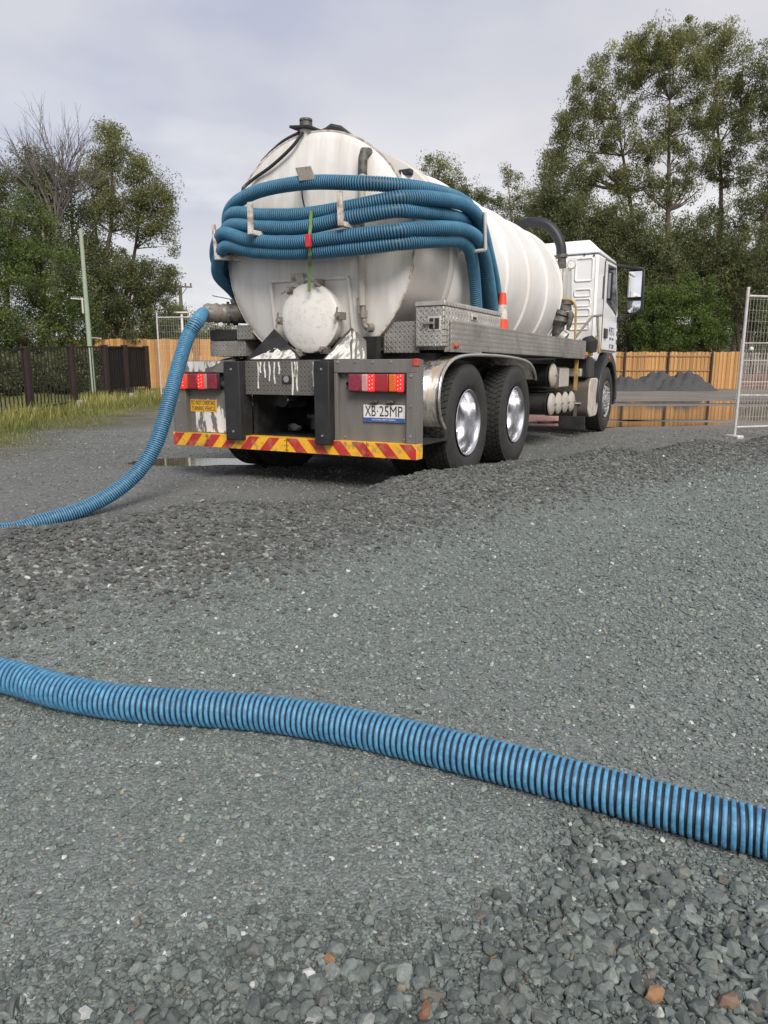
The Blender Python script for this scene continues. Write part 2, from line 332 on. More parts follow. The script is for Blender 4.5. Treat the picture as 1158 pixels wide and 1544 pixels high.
# ---------------------------------------------------------------- ground
BERM = np.array([(-6.0, 1.2), (-3.2, 2.45), (-1.9, 3.28), (-1.35, 3.62), (-.75, 4.25), (-.05, 4.95), (.36, 5.42), (.8, 5.75), (1.35, 6.25), (3.05, 7.6), (4.8, 8.7), (8, 10.6), (12, 12.5)])
BH = np.array([.25, .25, .23, .215, .18, .165, .205, .215, .205, .18, .17, .15, .12])
def berm(x, y):
    """distance to the windrow's crest line and its crest height there"""
    best = np.full(np.shape(x), 1e9); hh = np.zeros(np.shape(x)); sg = np.zeros(np.shape(x))
    for i in range(len(BERM)-1):
        a, b = BERM[i], BERM[i+1]; d = b-a; l2 = d@d
        t = np.clip(((x-a[0])*d[0]+(y-a[1])*d[1])/l2, 0, 1); px, py = a[0]+t*d[0], a[1]+t*d[1]
        dd = np.hypot(x-px, y-py); k = dd < best; best = np.where(k, dd, best); hh = np.where(k, BH[i]+(BH[i+1]-BH[i])*t, hh)
        sg = np.where(k, np.sign(d[0]*(y-a[1])-d[1]*(x-a[0])), sg)
    return best, hh, sg
_k = [(rng.uniform(.5, 1)*s, rng.uniform(0, 6.28), rng.uniform(0, 6.28), a) for s, a in ((1.2, .010), (1.9, .008), (3.1, .006), (4.7, .005), (7.9, .0045), (12.3, .0035), (19., .0028), (29., .0022))]
def rough(x, y):
    z = 0
    for f, p, q, a in _k: z = z+a*np.sin(f*x*math.cos(p)+f*y*math.sin(p)+q)*np.cos(f*.83*y*math.cos(q)-f*.77*x*math.sin(q)+p)
    return z
PUD = [(8.0, 17.5, 6.2, 2.9), (4.6, 13.6, 2.6, .75), (-1.95, 7.75, .8, .33), (10.5, 22.8, 5.0, .8)]     # shallow hollows that hold water
def hgt(x, y):
    x = np.asarray(x, float); y = np.asarray(y, float)
    d, h, sg = berm(x, y)
    wn, wf = np.interp(x, [-3, -1.3, .3, 3], [1.15, .95, .7, .6]), .40
    prof = np.where(sg < 0, np.exp(-(d/wn)**2*1.3), np.exp(-(d/wf)**2*1.6))
    z = h*prof*(1+.22*np.sin(3.1*x+2*y)*np.sin(2.3*y-1.1*x))
    z = z+rough(x, y)*(.5+1.1*prof)*np.exp(-np.maximum(y-12, 0)/40)
    z = z-.085*np.exp(-(((x+2.5)/1.1)**2+((y-4.75)/.75)**2))                      # dip behind the windrow where the hose lies
    z = z+.28*sm(10.5, 19, y)*sm(-3.2, -6, x)
    z = z+sm(44, 95, y)*5.5*sm(-10, 25, x)+sm(120, 400, y)*6
    ly = (x-TX)*math.sin(YAW)+(y-TY)*math.cos(YAW); lx = (x-TX)*math.cos(YAW)-(y-TY)*math.sin(YAW)      # wheel tracks left where the truck drove in
    for c_ in (-2.6, -4.4, -1.05, 1.05): z = z-.022*np.exp(-((lx-c_-.12*np.sin(ly*.7))/.17)**2)*sm(-2.0, 0.5, ly)*sm(16, 12, ly)*(sg > 0)
    for (px, py, ax, ay) in PUD:
        r = ((x-px)/ax)**2+((y-py)/ay)**2
        z = z-.035*np.exp(-r**2*.7)
    return z
def hz1(x, y): return float(hgt(np.array([x]), np.array([y]))[0])
def axis_pts(lo, hi, fine_lo, fine_hi, step, grow=1.09):
    p = list(np.arange(fine_lo, fine_hi, step)); d = step; x = p[-1]
    while x < hi: d *= grow; x += d; p.append(x)
    d = step; x = p[0]
    while x > lo: d *= grow; x -= d; p.insert(0, x)
    return np.array(p)
gx = axis_pts(-500, 500, -3.2, 3.2, .03, 1.05); gy = axis_pts(-60, 900, .3, 6.6, .03, 1.04)
GX, GY = np.meshgrid(gx, gy); GZ = hgt(GX, GY); nx, ny = len(gx), len(gy)
ii = (np.arange(ny-1)[:, None]*nx+np.arange(nx-1)[None]).ravel()
gm = np_mesh('ground', np.stack([GX.ravel(), GY.ravel(), GZ.ravel()], 1), np.stack([ii, ii+1, ii+nx+1, ii+nx], 1), smooth=True)
bd, bh, bs = berm(GX.ravel(), GY.ravel())
zone = np.where(bs < 0, np.exp(-(bd/(np.interp(GX.ravel(), [-3, -1.3, .3, 3], [1.35, 1.1, .88, .8])))**4), np.exp(-(bd/.5)**2))
grassy = sm(-3.9, -5.2, GX.ravel()+.35*np.sin(GY.ravel()*1.3))*sm(6.5, 8.5, GY.ravel()+.4*np.sin(GX.ravel()*2))
far = sm(40, 46, GY.ravel())
worn = sm(.1, .6, bd)*(bs < 0)                                # crusher dust on the camera's side of the windrow
dirt = sm(9.5, 14, GY.ravel())*sm(1.0, 3.0, GX.ravel())
for nm, a in (('coarse', zone), ('grassy', np.maximum(grassy, far)), ('dust', worn), ('dirt', dirt)):
    at = gm.attributes.new(nm, 'FLOAT', 'POINT'); at.data.foreach_set('value', a.astype(np.float32))
def ground_mat():
    m = bpy.data.materials.new('ground_gravel'); m.use_nodes = True; t = m.node_tree; b = t.nodes['Principled BSDF']; N = t.nodes.new; L = t.links.new
    tc = N('ShaderNodeTexCoord').outputs['Object']
    def attr(n): a = N('ShaderNodeAttribute'); a.attribute_name = n; return a.outputs['Fac']
    def mix(f, a, c):
        x = N('ShaderNodeMix'); x.data_type = 'RGBA'
        for s, v in ((0, f), (6, a), (7, c)):
            if isinstance(v, (int, float)): x.inputs[s].default_value = v
            elif isinstance(v, tuple): x.inputs[s].default_value = v+(1,)
            else: L(v, x.inputs[s])
        return x.outputs[2]
    def noise(sc, det=4, ro=.6):
        n = N('ShaderNodeTexNoise'); n.inputs['Scale'].default_value = sc; n.inputs['Detail'].default_value = det; n.inputs['Roughness'].default_value = ro; L(tc, n.inputs[0]); return n.outputs[0]
    def rng_(v, a, c, d=0., e=1.):
        n = N('ShaderNodeMapRange'); L(v, n.inputs[0]); n.inputs[1].default_value = a; n.inputs[2].default_value = c; n.inputs[3].default_value = d; n.inputs[4].default_value = e; return n.outputs[0]
    v1 = N('ShaderNodeTexVoronoi'); v1.inputs['Scale'].default_value = 130; L(tc, v1.inputs[0])
    v2 = N('ShaderNodeTexVoronoi'); v2.inputs['Scale'].default_value = 55; L(tc, v2.inputs[0])
    s1 = N('ShaderNodeSeparateColor'); L(v1.outputs['Color'], s1.inputs[0]); s2 = N('ShaderNodeSeparateColor'); L(v2.outputs['Color'], s2.inputs[0])
    def ramp(f, stops):
        r = N('ShaderNodeValToRGB'); L(f, r.inputs[0]); e = r.color_ramp.elements
        e[0].position, e[0].color = stops[0][0], stops[0][1]+(1,); e[1].position, e[1].color = stops[-1][0], stops[-1][1]+(1,)
        for p, c in stops[1:-1]: x = e.new(p); x.color = c+(1,)
        return r.outputs[0]
    fine = ramp(s1.outputs[0], [(0, (.105, .121, .113)), (.5, (.165, .184, .174)), (.9, (.23, .25, .238)), (.975, (.25, .26, .25)), (.99, (.55, .54, .52))])
    coarse = ramp(s2.outputs[0], [(0, (.05, .05, .048)), (.6, (.085, .085, .081)), (.93, (.21, .21, .20)), (.985, (.4, .39, .37))])
    tone = noise(1.1, 5)
    base = mix(rng_(tone, .35, .65), mix(.6, fine, (.140, .152, .145)), fine)
    base = mix(attr('coarse'), base, mix(.85, fine, coarse))
    # behind the windrow: browner, worn, damp
    brown = mix(.5, fine, (.150, .143, .136))
    dustf = attr('dust'); base = mix(dustf, mix(rng_(noise(.8, 5), .3, .7), brown, mix(.5, coarse, (.115, .113, .110))), base)
    base = mix(attr('dirt'), base, mix(rng_(noise(.5, 6), .4, .6), (.22, .19, .16), (.16, .148, .138)))
    base = mix(attr('grassy'), base, mix(rng_(noise(2.2, 6), .35, .65), (.075, .075, .045), (.125, .115, .085)))
    L(base, b.inputs['Base Color'])
    wet = rng_(noise(.6, 5), .44, .58); ro = N('ShaderNodeMix'); L(wet, ro.inputs[0]); ro.inputs[2].default_value = .85; ro.inputs[3].default_value = .5; L(ro.outputs[0], b.inputs['Roughness'])
    b.inputs['Specular IOR Level'].default_value = .3
    h1 = N('ShaderNodeMath'); h1.operation = 'MULTIPLY_ADD'; L(v2.outputs['Distance'], h1.inputs[0]); L(attr('coarse'), h1.inputs[1]); L(v1.outputs['Distance'], h1.inputs[2])
    bp = N('ShaderNodeBump'); bp.invert = True; bp.inputs['Strength'].default_value = 1; bp.inputs['Distance'].default_value = .0035; L(h1.outputs[0], bp.inputs['Height'])
    L(bp.outputs[0], b.inputs['Normal']); M['ground'] = m
ground_mat()
tag(link('ground', gm, 'ground'), 'grey crushed gravel yard with a low windrow of loose stone', kind='structure')

# water lying in the hollows
wm = mat('water', (.075, .060, .042), .06, 0, .1, 2, spec=.5, bump=.0009, bscale=2)
for k, (px, py, ax, ay) in enumerate(PUD):
    b = MB(); n = 96; pts = []
    for i in range(n):
        th = 2*math.pi*i/n
        kx = 1.05*(1+.10*math.sin(3*th+k)+.07*math.sin(5*th+2*k)+.04*math.sin(11*th)); pts.append((px+ax*kx*math.cos(th), py+ay*kx*math.sin(th)))
    zz = hz1(px, py)+.024
    b.add([(px, py, zz)]+[(x, y, zz) for x, y in pts], [(0, 1+i, 1+(i+1) % n) for i in range(n)])
    tag(b.build('puddle', 'water'), ['wide shallow puddle mirroring the timber fence beyond the truck', 'narrow puddle beside the front wheel', 'thin puddle beside the rear of the truck', 'far strip of puddle in front of the gravel heaps'][k], kind='structure')

# ---------------------------------------------------------------- loose stone (instanced from a few angular rocks)
def rock_mesh(seed, npts=13):
    r = random.Random(seed); bm = bmesh.new()
    sx, sy, sz = r.uniform(.85, 1.3), r.uniform(.7, 1.0), r.uniform(.5, .8)
    for _ in range(npts):
        v = Vector((r.gauss(0, 1), r.gauss(0, 1), r.gauss(0, 1))).normalized()*r.uniform(.85, 1.05); bm.verts.new((v.x*sx*.5, v.y*sy*.5, v.z*sz*.5))
    g = bmesh.ops.convex_hull(bm, input=bm.verts); loose = [v for v in bm.verts if not v.link_faces]; bmesh.ops.delete(bm, geom=loose, context='VERTS')
    me = bpy.data.meshes.new('stone'); bm.to_mesh(me); bm.free(); return me
def stone_mat(key, k0, tintc):
    m = bpy.data.materials.new(key); m.use_nodes = True; t = m.node_tree; b = t.nodes['Principled BSDF']; N = t.nodes.new; L = t.links.new
    oi = N('ShaderNodeObjectInfo'); r = N('ShaderNodeValToRGB'); L(oi.outputs['Random'], r.inputs[0]); e = r.color_ramp.elements; r.color_ramp.interpolation = 'CONSTANT'
    st = [(0, (.150, .166, .160)), (.14, (.185, .204, .196)), (.30, (.225, .246, .236)), (.48, (.170, .188, .182)), (.60, (.205, .220, .210)), (.74, (.265, .285, .272)), (.84, (.190, .193, .186)), (.91, (.235, .24, .215)),
          (.955, (.29, .30, .28)), (.976, (.23, .195, .165)), (.985, (.66, .65, .62)), (.995, (.33, .28, .21)), (.998, (.32, .18, .09))]
    f = lambda c: tuple(min(.8, v*k0*q*(max(.3, 1+.45*(sum(c)/3/.215-1)) if sum(c) < 1 else 1)) for v, q in zip(c, tintc))+(1,)
    e[0].position, e[0].color = 0, f(st[0][1]); e[1].position, e[1].color = st[-1][0], f(st[-1][1])
    for p, c in st[1:-1]: x = e.new(p); x.color = f(c)
    tc = N('ShaderNodeTexCoord'); n = N('ShaderNodeTexNoise'); n.inputs['Scale'].default_value = 5; n.inputs['Detail'].default_value = 8; n.inputs['Roughness'].default_value = .7; L(tc.outputs['Object'], n.inputs[0])
    k = N('ShaderNodeMapRange'); L(n.outputs[0], k.inputs[0]); k.inputs[1].default_value = .3; k.inputs[2].default_value = .7; k.inputs[3].default_value = .72; k.inputs[4].default_value = 1.28
    mu = N('ShaderNodeVectorMath'); mu.operation = 'SCALE'; L(r.outputs[0], mu.inputs[0]); L(k.outputs[0], mu.inputs['Scale']); L(mu.outputs[0], b.inputs['Base Color'])
    b.inputs['Roughness'].default_value = .7; b.inputs['Specular IOR Level'].default_value = .4; M[key] = m
    bp = N('ShaderNodeBump'); bp.inputs['Strength'].default_value = .6; bp.inputs['Distance'].default_value = .0012; L(n.outputs[0], bp.inputs['Height']); L(bp.outputs[0], b.inputs['Normal'])
stone_mat('stone', .80, (.94, 1.0, .965)); stone_mat('stone_dark', .43, (1.05, 1.0, .97))
def rock_set(m_, k):
    c = bpy.data.collections.new('stone_shapes')
    for i in range(12):
        me = rock_mesh(i+k, 15 if i % 2 else 22); me.materials.append(M[m_]); c.objects.link(bpy.data.objects.new('stone_shape', me))
    return c
stone_mat('stone_brown', .68, (1.03, 1.0, .97)); stone_mat('stone_coarse', .60, (.955, 1.0, .975)); rocks_a, rocks_b, rocks_c, rocks_d = rock_set('stone', 0), rock_set('stone_dark', 50), rock_set('stone_coarse', 80), rock_set('stone_brown', 120)
def gravel(name, label, P, sizes, rocks):
    n = len(P); me = bpy.data.meshes.new(name); me.vertices.add(n); me.vertices.foreach_set('co', P.astype(np.float32).ravel())
    a = me.attributes.new('rot', 'FLOAT_VECTOR', 'POINT'); rr = rng.uniform(-.5, .5, (n, 3)); rr[:, 2] = rng.uniform(0, 6.28, n); a.data.foreach_set('vector', rr.astype(np.float32).ravel())
    a = me.attributes.new('scl', 'FLOAT', 'POINT'); a.data.foreach_set('value', sizes.astype(np.float32))
    a = me.attributes.new('idx', 'INT', 'POINT'); a.data.foreach_set('value', rng.integers(0, 12, n).astype(np.int32))
    o = bpy.data.objects.new(name, me); C.objects.link(o)
    g = bpy.data.node_groups.new(name, 'GeometryNodeTree'); g.interface.new_socket('Geometry', in_out='INPUT', socket_type='NodeSocketGeometry'); g.interface.new_socket('Geometry', in_out='OUTPUT', socket_type='NodeSocketGeometry')
    N = g.nodes.new; L = g.links.new; gi = N('NodeGroupInput'); go = N('NodeGroupOutput'); ip = N('GeometryNodeInstanceOnPoints')
    ci = N('GeometryNodeCollectionInfo'); ci.inputs['Collection'].default_value = rocks; ci.inputs['Separate Children'].default_value = True; ci.inputs['Reset Children'].default_value = True
    def na(nm, ty):
        x = N('GeometryNodeInputNamedAttribute'); x.data_type = ty; x.inputs['Name'].default_value = nm; return [s for s in x.outputs if s.enabled][0]
    L(gi.outputs[0], ip.inputs['Points']); L(ci.outputs[0], ip.inputs['Instance']); ip.inputs['Pick Instance'].default_value = True
    L(na('idx', 'INT'), ip.inputs['Instance Index'])
    er = N('FunctionNodeEulerToRotation'); L(na('rot', 'FLOAT_VECTOR'), er.inputs[0]); L(er.outputs[0], ip.inputs['Rotation']); L(na('scl', 'FLOAT'), ip.inputs['Scale'])
    L(ip.outputs[0], go.inputs[0]); md = o.modifiers.new('gravel', 'NODES'); md.node_group = g
    return tag(o, label, 'gravel', kind='stuff')
def scatter(n, x0, x1, y0, y1, keep):
    x = rng.uniform(x0, x1, n); y = rng.uniform(y0, y1, n); k = keep(x, y); return x[k], y[k]
def clump(x, y, f=1.0): return .5+.25*(np.sin(3.1*f*x+1.3*f*y)+np.sin(2.2*f*y-2.7*f*x+1)*np.cos(1.7*f*x+.5))
def patch(x, y):                               # coarse patches: along the bottom of the yard in front of the camera and a few drifts
    a = sm(1.26, .86, y-.05*np.sin(2.6*x+.4)+.03*np.sin(9*x)-.10*sm(.0, .4, x)-.22*np.exp(-((x-.42-.1*(y-1.1))/.10)**2))
    return a
XY = []
x, y = scatter(170000, -2.55, 2.55, .45, 1.75, lambda x, y: rng.random(len(x)) < patch(x, y)**1.2*.70); pt = patch(x, y); s_ = (rng.lognormal(math.log(.0135), .50, len(x))*(.42+.58*pt)).clip(.005, .040)
gravel('coarse_gravel', 'coarse dark green grey stones spilling over the finer gravel', np.stack([x, y, hgt(x, y)+s_*.16+pt*.004*rng.random(len(x))], 1), s_, rocks_c)
for y0 in np.geomspace(.55, 12, 70)[:-1]:
    y1 = y0*(12/.55)**(1/69); s0 = .0058+.0016*min(y0, 6)+.0004*max(0, y0-6); hw = .60*y0+.95
    n = int(2*hw*(y1-y0)*(.55+.75*float(sm(5.5, 2.5, y0)))/(s0*s0)); x, y = scatter(n, -hw, hw, y0, y1, lambda x, y: rng.random(len(x)) < .30+.62*clump(x, y, 1.1)*clump(y, x, 3.1)+.1)
    XY.append((x, y, rng.lognormal(math.log(s0), .40, len(x)).clip(s0*.5, s0*2.6)))
px = np.concatenate([a[0] for a in XY]); py = np.concatenate([a[1] for a in XY]); ps = np.concatenate([a[2] for a in XY])
bdd, _, bsg = berm(px, py); bk = bsg > 0; zn = np.exp(-(bdd/np.interp(px, [-3, -1.3, .3, 3], [1.3, 1.05, .84, .75]))**4); kp = ~bk & (rng.random(len(px)) > zn*.9)
gravel('gravel', 'fine grey green gravel on the near side of the windrow', np.stack([px, py, hgt(px, py)+ps*.12], 1)[kp], ps[kp], rocks_a)
kp = bk & (rng.random(len(px)) < .6)
gravel('yard_gravel', 'brownish grey gravel trodden flat around the truck', np.stack([px, py, hgt(px, py)+ps*.05], 1)[kp], ps[kp]*.9, rocks_d)
x, y = scatter(230000, -4.2, 8.5, 1.5, 11, lambda x, y: (lambda d, h_, g_: rng.random(len(x)) < np.where(g_ < 0, np.exp(-(d/np.interp(x, [-3, -1.3, .3, 3], [1.3, 1.05, .84, .75]))**4), np.exp(-(d/.34)**2)))(*berm(x, y))); s_ = rng.lognormal(math.log(.018), .38, len(x)).clip(.008, .045)
gravel('windrow_gravel', 'darker coarse stones heaped along the windrow', np.stack([x, y, hgt(x, y)+s_*.15], 1), s_, rocks_b)
# single stones that stand out
def single_stone(u, v, size, col, label, seed):     # sits on top of the loose layer
    p = gnd(u, v, .005); me = rock_mesh(seed, 26)
    nm = 'pebble_%d' % seed; mat(nm, col, .6, 0, .25, 60, bump=.001, bscale=250)
    o = link('stone', me, nm); o.scale = (size,)*3; o.location = (p.x, p.y, hz1(p.x, p.y)+size*.30+.003); o.rotation_euler = (.2, .1, seed); return tag(o, label, 'stone')
single_stone(988, 1500, .036, (.36, .20, .10), 'round orange brown stone among the coarse grey gravel', 101)
single_stone(968, 1478, .020, (.62, .61, .60), 'white stone beside the round orange brown stone', 102)
single_stone(466, 1470, .026, (.72, .71, .68), 'elongated bright white stone lying alone on coarse gravel', 103)
single_stone(1098, 1505, .034, (.26, .17, .12), 'long rusty brown stone at the edge of the coarse gravel', 104)
single_stone(643, 1524, .030, (.26, .13, .08), 'reddish brown stone half buried in coarse gravel', 105)
single_stone(496, 1446, .022, (.32, .17, .08), 'small amber stone lying near the bright white stone', 106)
single_stone(985, 1402, .022, (.42, .40, .33), 'pale tan stone between grey stones near the blue hose', 107)
single_stone(745, 1443, .016, (.42, .19, .06), 'tiny orange stone between coarse grey stones', 108)

# ---------------------------------------------------------------- ribbed hoses
def hose(name, label, cat, P, r, pitch, seg=18, prof=4, blue='hose_blue', group=None, per=14, cuffs=()):
    pts = catmull(P, per); d = np.r_[0, np.cumsum(np.linalg.norm(np.diff(pts, axis=0), axis=1))]; Ltot = d[-1]
    n = int(Ltot/(r*.35)); ss = np.linspace(0, Ltot, n); Q = np.stack([np.interp(ss, d, pts[:, i]) for i in range(3)], 1)
    T = np.gradient(Q, axis=0); T /= np.linalg.norm(T, axis=1)[:, None]
    A = np.zeros_like(Q); a = np.array(Vector(T[0]).orthogonal().normalized())
    for i in range(n): a = a-T[i]*(a@T[i]); a /= np.linalg.norm(a); A[i] = a
    root = empty(name, tuple(Q[0])); inv = np.array(Q[0])
    # dark inner wall
    m = 20; th = np.linspace(0, 2*math.pi, m, endpoint=False); B = np.cross(T, A)
    V = (Q[:, None]+(A[:, None]*np.cos(th)[None, :, None]+B[:, None]*np.sin(th)[None, :, None])*r*.90).reshape(-1, 3)-inv
    i, j = np.meshgrid(np.arange(n-1), np.arange(m), indexing='ij'); j2 = (j+1) % m
    Fq = np.stack([i*m+j, i*m+j2, (i+1)*m+j2, (i+1)*m+j], -1).reshape(-1, 4)
    link('tube', np_mesh('tube', V, Fq, smooth=True), 'hose_black', root)
    # one continuous blue helical rib
    turns = Ltot/pitch; k = int(turns*seg); sh = np.linspace(pitch*.4, Ltot-pitch*.4, k); ang = 2*math.pi*sh/pitch
    offs = {4: [(-.32, .89), (-.22, 1.0), (.22, 1.0), (.32, .89)], 6: [(-.31, .88), (-.28, .97), (-.20, 1.0), (.20, 1.0), (.28, .97), (.31, .88)]}[prof]
    def at(s, X): return np.stack([np.interp(s, ss, X[:, c]) for c in range(3)], 1)
    rings = []
    for o, rr in offs:
        s = np.clip(sh+o*pitch, 0, Ltot); q = at(s, Q); aa = at(s, A); bb = at(s, B)
        rings.append(q+(aa*np.cos(ang)[:, None]+bb*np.sin(ang)[:, None])*(r*rr))
    V = np.stack(rings, 1).reshape(-1, 3)-inv; p = len(offs); i, j = np.meshgrid(np.arange(k-1), np.arange(p-1), indexing='ij')
    Fq = np.stack([i*p+j, i*p+j+1, (i+1)*p+j+1, (i+1)*p+j], -1).reshape(-1, 4)
    link('rib', np_mesh('rib', V, Fq, smooth=True), blue, root)
    for f0, ln in cuffs:                        # metal end couplings
        c0 = at(np.array([f0*Ltot]), Q)[0]-inv; tt = at(np.array([f0*Ltot]), T)[0]
        b = MB(); b.lathe([(-ln/2, r*.8), (-ln/2, r*1.1), (-ln*.3, r*1.12), (-ln*.28, r*1.22), (-ln*.1, r*1.22), (-ln*.08, r*1.1), (ln*.45, r*1.1), (ln/2, r*.8)], c0, tt, 28); b.build('coupling', 'brass_grey', root)
    return tag(root, label, cat, group)
def onz(P, r):                                # drape a plan-view path over the ground, stiff enough to bridge small dips
    q = catmull([(x, y, 0) for x, y in P], 6)[:, :2]; z = hgt(q[:, 0], q[:, 1]); z = np.convolve(np.pad(z, 12, 'edge'), np.ones(25)/25, 'valid')+.004
    return [(x, y, h_+r) for (x, y), h_ in zip(q, z)]
# hose in front of the camera
fgp = [(-4.6, 1.5), (-3.6, 1.75), (-2.5, 2.05), (-1.7, 2.12)]+[tuple(gnd(u, v, .05)[:2]) for u, v in [(0, 1029), (100, 1047), (200, 1060), (300, 1066), (400, 1074), (500, 1089), (600, 1110), (700, 1134), (800, 1158), (900, 1184), (1000, 1209), (1100, 1236), (1158, 1251)]]+[(.95, 1.17), (1.3, .98), (1.9, .72), (2.6, .5)]
hose('suction_hose', 'thick blue ribbed suction hose lying on gravel away from the truck', 'hose', onz(fgp, .047), .0500, .0160, 36, 6, cuffs=((0.01, .14),), per=4)

# ---------------------------------------------------------------- truck
T = empty('tanker_truck', (TX, TY, 0), -YAW)
tag(T, 'white vacuum tanker truck with hoses strapped across its rounded tank', 'truck')
TZ, TR = 1.98, .955
# -- rear body
b = MB()
b.box((.49, 0, .952), (1.222, .10, 1.055)); b.box((1.14, 0, .41), (1.222, .10, .951)); b.box((.49, .002, .41), (.52, .10, .951))
b.build('rear_frame', 'grey_panel', T, .004)
b = MB(); b.box((-1.25, 0, .952), (-.585, .10, 1.055)); b.box((-1.25, 0, .41), (-1.105, .10, .951)); b.box((-.60, .002, .41), (-.585, .10, .951))
fl = b.build('rear_frame', 'grey_panel', T, .004)
b = MB(); b.prism([(-1.16, -.003, .96), (-.86, -.003, .96), (-.85, -.003, .99), (-.78, -.003, 1.0), (-.70, -.003, 1.03), (-.66, -.003, 1.05), (-1.2, -.003, 1.05), (-1.2, -.003, .985)], (0, .002, 0)); b.build('splash', 'splashed', fl)
b = MB(); b.box((.52, .055, .41), (1.14, .07, .951)); b.build('panel', 'grey_panel', T)
b = MB(); b.box((-1.105, .055, .41), (-.60, .07, .951)); pl = b.build('panel', 'grey_panel', T)
random.seed(5)
poly = [(-1.04, .42)]+[(-1.04+.44*i/14, .60+.09*random.random()+.05*math.sin(i*1.7)) for i in range(15)]+[(-.605, .42)]
b = MB(); b.prism([(x, .0505, z) for x, z in poly], (0, .004, 0)); b.build('splash', 'splashed', pl)
b = MB(); b.box((1.223, .0, .31), (1.230, .115, 1.05)); b.build('side_plate', 'grey_panel', T, .002)
b = MB(); b.box((-1.262, .0, .31), (-1.2515, .16, 1.05)); b.build('side_plate', 'grey_panel', T, .002)
b = MB(); b.box((-.413, .004, .768), (.343, .03, 1.05)); b.box((-.413, .03, 1.035), (.343, .42, 1.052)); cp = b.build('rear_apron', 'checker_dark', T, .002)
b = MB(); b.box((-.02, -.004, .86), (.07, .012, .93)); b.build('latch', 'black_plastic', cp, .004)
b = MB(); b.prism([(x*.028+.025, -.0065, .90+z*.028) for x, z in [(math.cos(a), math.sin(a)*1.0) for a in np.linspace(0, 6.28, 13)[:-1]]], (0, .002, 0)); b.build('latch_button', 'steel_hub', cp)
for x, l in ((-.27, .22), (-.20, .13), (-.15, .16), (-.10, .18), (-.05, .1), (.085, .27), (.13, .24), (.29, .20), (-.245, .09), (.11, .12)):
    pts = [(x+.004*math.sin(7*i+x*50), .0035, 1.04-l*i/9) for i in range(10)]
    b = MB(); b.tube(pts, [.006+.003*random.random() for _ in pts], 6); b.build('drip', 'white_drip', cp)
for x0, x1 in ((-.585, -.415), (.345, .49)):
    b = MB(); b.box((x0, -.075, .375), (x1, .09, 1.048)); b.build('rubber_buffer', 'rubber', T, .008)
# dark bay between the buffers
b = MB(); b.box((-.414, .10, .41), (-.37, .55, .766)); b.box((.30, .10, .41), (.343, .55, .766)); b.box((-1.0, .95, .45), (1.0, 1.0, 1.0)); b.box((-1.25, .10, .40), (1.25, .6, .412)); b.build('rear_subframe', 'black_steel', T)
b = MB(); b.lathe([(0, .0), (0, .115), (.03, .12), (.05, .12), (.05, .10), (.5, .10)], (.17, .40, .61), (0, 1, 0), 32); b.lathe([(0, 0), (0, .03), (-.04, .026), (-.045, 0)], (.17, .40, .61), (0, 1, 0), 16); b.build('drain_cap', 'pipe_dark', T)
b = MB(); b.bar((.16, .345, .61), (.30, .345, .615), .03, .02); b.build('drain_handle', 'brass_grey', T, .004)
b = MB(); b.lathe([(0, 0), (0, .06), (.02, .07), (.3, .07)], (-.32, .40, .70), (0, 1, 0), 20); b.build('exhaust_pipe', 'alloy', T)
b = MB(); b.cyl((-.02, .5, .45), (-.02, .5, .56), .05, .05); b.cyl((-.02, .5, .55), (-.02, .5, .58), .08, .08); b.build('drain_stub', 'pipe_dark', T)
for x, z in [(.53+.16*k, 1.035) for k in range(4)]+[(-1.2+.15*k, .965) for k in range(4)]+[(1.18, .93), (1.18, .70), (1.18, .47), (-1.18, .92), (-1.18, .70), (-1.18, .47), (.56, .93), (.56, .44), (1.10, .44), (-.5, .45), (-.5, .98), (.42, .45), (.42, .98)]:
    y_ = -.006 if abs(x) > 1.13 or z > .955 else .048
    if (.34 < x < .5) or (-.59 < x < -.41): y_ = -.081
    b = MB(); b.lathe([(0, 0), (0, .009), (.006, .011), (.012, .011)], (x, y_, z), (0, 1, 0), 8); b.build('bolt', 'steel_hub', T)
# -- hazard strip
b = MB(); b.box((-1.27, -.012, .292), (1.236, .10, .411)); hs = b.build('hazard_strip', 'haz_yellow', T, .003)
z0, z1, sl = .295, .409, .105; step = .215
xc = -.02
for k in range(12):
    a = .035+k*step; wdt = step*.5
    for side in (-1, 1):
        # chevrons lean outward-down from the middle
        q = [(xc+side*(a), z1), (xc+side*(a+wdt), z1), (xc+side*(a+wdt+sl), z0), (xc+side*(a+sl), z0)]
        lim = -1.268 if side < 0 else 1.234
        xs = [abs(p[0]-xc) for p in q]; L_ = abs(lim-xc)
        if min(xs) >= L_-.02: continue
        def cut(q, L_):
            o = []
            for i in range(4):
                p, r_ = q[i], q[(i+1) % 4]; ip = abs(p[0]-xc) <= L_; ir = abs(r_[0]-xc) <= L_
                if ip: o.append(p)
                if ip != ir:
                    t = (L_-abs(p[0]-xc))/(abs(r_[0]-xc)-abs(p[0]-xc)); o.append((p[0]+(r_[0]-p[0])*t, p[1]+(r_[1]-p[1])*t))
            return o
        q = cut(q, L_)
        if len(q) < 3: continue
        b = MB(); b.prism([(x, -.0155, z) for x, z in q], (0, .003, 0)); b.build('stripe', 'haz_red', hs)
for x in (-.86, .02, .80):
    b = MB(); b.box((x-.002, -.0165, .295), (x+.002, -.012, .409)); b.build('joint', 'black_steel', hs)
    for z in (.31, .35, .39):
        for dx in (-.015, .015):
            b = MB(); b.lathe([(0, 0), (0, .004), (.003, .004)], (x+dx, -.019, z), (0, 1, 0), 8); b.build('rivet', 'black_steel', hs)
